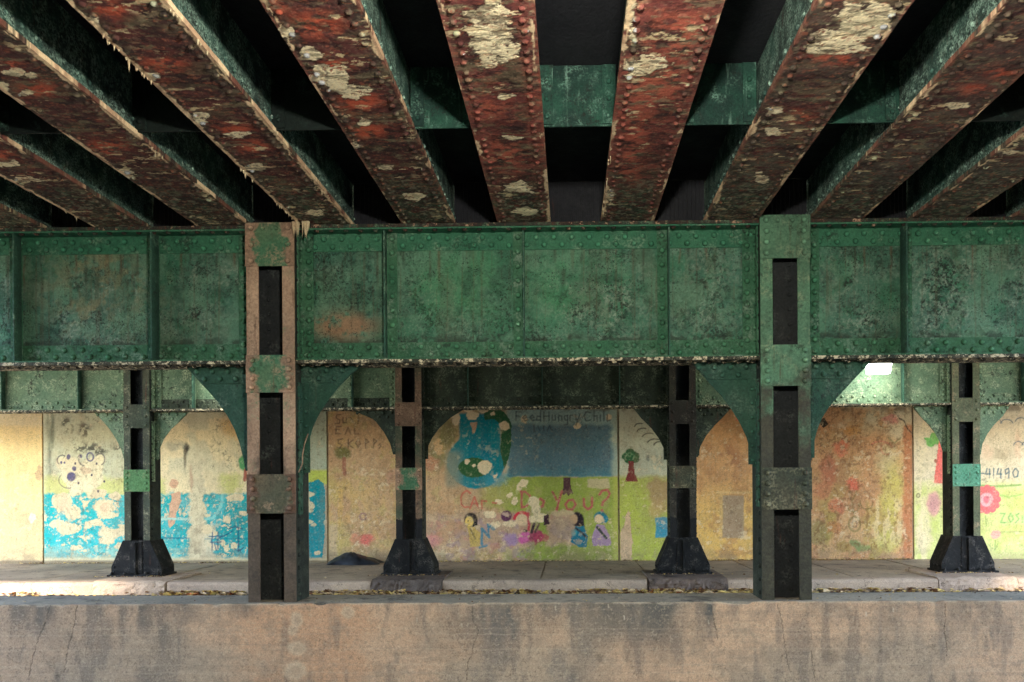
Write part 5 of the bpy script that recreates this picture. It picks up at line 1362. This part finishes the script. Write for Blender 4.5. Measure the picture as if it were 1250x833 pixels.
def lamp(label, x, y, z, power, group='lamps fixed under the bridge girders', away=-1, rad=.09):
    T = thing('bridge_lamp', label, 'lamp', (x, y, z), group)
    g = MB()
    g.hull8([(x - .19, y - .09, z + .03), (x + .19, y - .09, z + .03), (x + .19, y + .09, z + .03), (x - .19, y + .09, z + .03)],
            [(x - .15, y - .06, z + .14), (x + .15, y - .06, z + .14), (x + .15, y + .06, z + .14), (x - .15, y + .06, z + .14)])
    build('housing', g, M['housing'], T)
    g = MB()
    g.hull8([(x - .16, y - .07, z - .12), (x + .16, y - .07, z - .12), (x + .16, y + .07, z - .12), (x - .16, y + .07, z - .12)],
            [(x - .18, y - .085, z + .029), (x + .18, y - .085, z + .029), (x + .18, y + .085, z + .029), (x - .18, y + .085, z + .029)])
    build('lens', g, M['lens'], T)
    g = MB(); a, b = sorted((y - away * .09, y - away * .26)); g.box(x - .05, x + .05, a, b, z + .05, z + .12); build('bracket', g, M['housing'], T)
    ld = bpy.data.lights.new('lamp_light', 'POINT'); ld.energy = power; ld.color = LAMPC; ld.shadow_soft_size = rad
    lo = bpy.data.objects.new('lamp_light', ld); COL.objects.link(lo); lo.parent = T
    lo.location = (0, away * .12, -.22)
    return T


zl = W(1072, 447, YBW - .42)
lamp('glowing white lamp below the front girder, beside the brightly lit green panel at right', zl[0], YBW - .42, zl[1], 1.0)
zl2 = W(284, 452, YBW - .33)
lamp('lamp hidden behind the left bracket of the pinkish column, lighting the panel beside it', zl2[0], YBW - .33, zl2[1], 1.2)
lamp('lamp on the girder overhead, outside the top of the picture, lighting the rusty beams', .25, YN + .33, CAMZ + 1.88, 23, away=1)

# ------------------------------------------------------------------ dark bundle, leaves and litter
N = NB('dark_plastic'); M['bag'] = N.done(N.mix(N.ramp(N.noise(9), .4, .6), L(22, 24, 30), L(36, 40, 48)), .42, .4)
bx0, bx1 = W(402, 686, 15.25)[0], W(464, 686, 15.25)[0]
g = MB(); nu, nv = 44, 22
for j in range(nv + 1):
    for i in range(nu + 1):
        u, v = i / nu, j / nv
        x = bx0 + (bx1 - bx0) * u; y = 14.98 + .5 * v
        env = (math.sin(math.pi * u) ** .55) * (math.sin(math.pi * v) ** .6) if 0 < u < 1 and 0 < v < 1 else 0
        hgt = (.11 + .07 * math.exp(-((u - .42) / .26) ** 2) + .05 * float(fbm(np.array([u * 7.0]), np.array([v * 5.0]), 3, 4)[0]) + .09 * abs(float(fbm(np.array([u * 9.0]), np.array([v * 4.0 + u * 3]), 8, 3)[0]) - .5)) * env
        g.v.append((x + .03 * math.sin(9 * v), y + .04 * math.sin(8 * u), ZS + .008 + max(0, hgt)))
for j in range(nv):
    for i in range(nu):
        a = j * (nu + 1) + i; g.f.append((a, a + 1, a + nu + 2, a + nu + 1)); g.sm.append(True)
tag(build('cloth_bundle', g, M['bag'], None, ((bx0 + bx1) / 2, 15.2, ZS)), 'crumpled black sheet heaped on the sidewalk against the wall', 'black sheet')


def leafmat(name, c):
    N = NB(name); return N.done(N.mix(N.ramp(N.noise(20), .35, .65), L(*c), L(*[v * .75 for v in c])), .8)


leafm = [leafmat('leaf_yellow', (240, 206, 124)), leafmat('leaf_orange', (206, 120, 66)), leafmat('leaf_tan', (232, 200, 152)), leafmat('leaf_brown', (132, 92, 62))]


def leaf(g, x, y, z, s, r):
    b = len(g.v); a = r.uniform(0, 6.28); tx, ty = r.uniform(-.5, .5), r.uniform(-.5, .5); cu = r.uniform(.1, .5)
    outl = [(-1, 0, 0), (-.5, .45, cu), (.1, .55, cu), (.5, .3, cu * .6), (1, 0, .15), (.5, -.3, cu * .6), (.1, -.55, cu), (-.5, -.45, cu)]
    for (u, v, w) in outl:
        g.v.append((x + s * (u * math.cos(a) - v * math.sin(a)), y + s * (u * math.sin(a) + v * math.cos(a)), z + .006 + s * max(0, w + .3 * (tx * u + ty * v) + .2)))
    g.v.append((x, y, z + .005))
    for i in range(8): g.f.append((b + i, b + (i + 1) % 8, b + 8)); g.sm.append(False)


r = random.Random(4)
dens = [(195, 300, 46, 1), (372, 440, 34, 1), (440, 540, 40, 1), (540, 700, 62, 1), (700, 800, 44, 1), (800, 890, 54, 1), (890, 930, 20, 1), (990, 1110, 26, 1), (1110, 1150, 8, 1), (1150, 1250, 8, 1), (-60, 195, 14, 1)]
# the larger leaves are things of their own
big = 0
for (a, b, n, _) in dens:
    for k in range(max(1, n // 4)):
        if big >= 90: break
        p = r.uniform(a, b); yy = KY - abs(r.gauss(.07, .09)) - .03
        x = W(p, 716, yy)[0]
        g = MB(); leaf(g, x, yy, ZR, r.uniform(.05, .10), r)
        mi = r.choice([0, 0, 1, 2, 2, 3])
        o = build('fallen_leaf', g, leafm[mi], None, (x, yy, ZR))
        tag(o, ['yellow', 'orange', 'tan', 'brown'][mi] + ' dry leaf lying in the gutter along the far kerb', 'leaf', ['yellow', 'orange', 'tan', 'brown'][mi] + ' leaves in the gutter')
        big += 1
for mi, mname in enumerate(('yellow', 'tan', 'brown')):
    g = MB()
    for (a, b, n, _) in dens:
        for k in range(int(n * 1.5)):
            p = min(b, max(a, r.gauss(a + (b - a) * r.choice([.08, .3, .36, .62, .9]), (b - a) * .07))) if r.random() < .7 else r.uniform(a, b); yy = KY - abs(r.gauss(.02, .11)) - .02
            leaf(g, W(p, 716, yy)[0], yy, ZR + (r.uniform(0, .045) if yy > KY - .09 else 0), r.uniform(.02, .055), r)
    for k in range(150):
        p = r.choice([r.uniform(20, 150), r.uniform(190, 300), r.uniform(515, 800), r.uniform(515, 800), r.uniform(860, 920), r.uniform(990, 1110), r.uniform(990, 1110)])
        yy = WY - abs(r.gauss(0, .06)) - .02
        leaf(g, W(p, 686, yy)[0], yy, ZS + .006, r.uniform(.012, .034), r)
    for k in range(26):
        yy = r.uniform(KY + .3, WY); leaf(g, r.uniform(-9, 8), yy, ZS + .006, r.uniform(.012, .03), r)
    for k in range(60):
        p = r.uniform(0, 1250); yy = r.uniform(PY0 + .05, PY1 - .03)
        if r.random() < .4: leaf(g, W(p, 730, yy)[0], yy, ZP - .004, r.uniform(.006, .014), r)
    for k in range(70):
        cxx = r.choice(bx); xx = r.uniform(cxx[0] - .4, cxx[1] + .4); leaf(g, xx, YB - .13 - abs(r.gauss(0, .07)), zb0 + .002, r.uniform(.008, .024), r)
    for k in range(60):
        yy = WY - abs(r.gauss(0, .25)) - .02; leaf(g, r.uniform(-10, 8.5), yy, ZS + .005, r.uniform(.008, .022), r)
    tag(build('leaf_litter', g, leafm[(0, 2, 3)[mi]]), 'scattered small ' + mname + ' leaf litter along kerb and wall foot', 'leaf litter', kind='stuff')

# ------------------------------------------------------------------ daylight
w = bpy.data.worlds.new('World'); scene.world = w; w.use_nodes = True
nt = w.node_tree
sky = nt.nodes.new('ShaderNodeTexSky'); sky.sky_type = 'NISHITA'; sky.sun_disc = False
EL, AZ = math.radians(42), math.radians(181)
sky.sun_elevation = EL; sky.sun_rotation = AZ
bg = nt.nodes['Background']; bg.inputs[1].default_value = .07
nt.links.new(sky.outputs[0], bg.inputs[0])
sd = bpy.data.lights.new('sun', 'SUN'); sd.energy = 2.4; sd.angle = math.radians(12); sd.color = (1, .88, .72)
so = bpy.data.objects.new('sun', sd); COL.objects.link(so)
dirv = Vector((math.sin(AZ) * math.cos(EL), math.cos(AZ) * math.cos(EL), math.sin(EL)))
so.rotation_euler = dirv.to_track_quat('Z', 'Y').to_euler(); so.location = (-30, 0, 40)

scene.view_settings.view_transform = 'Standard'
scene.view_settings.look = 'None'
scene.view_settings.gamma = 1.0
scene.view_settings.exposure = 4.75
scene.view_settings.use_curve_mapping = False
scene.render.engine = 'CYCLES'
scene.cycles.max_bounces = 10
scene.cycles.diffuse_bounces = 6
scene.cycles.use_denoising = True
scene.cycles.sample_clamp_indirect = 4.0
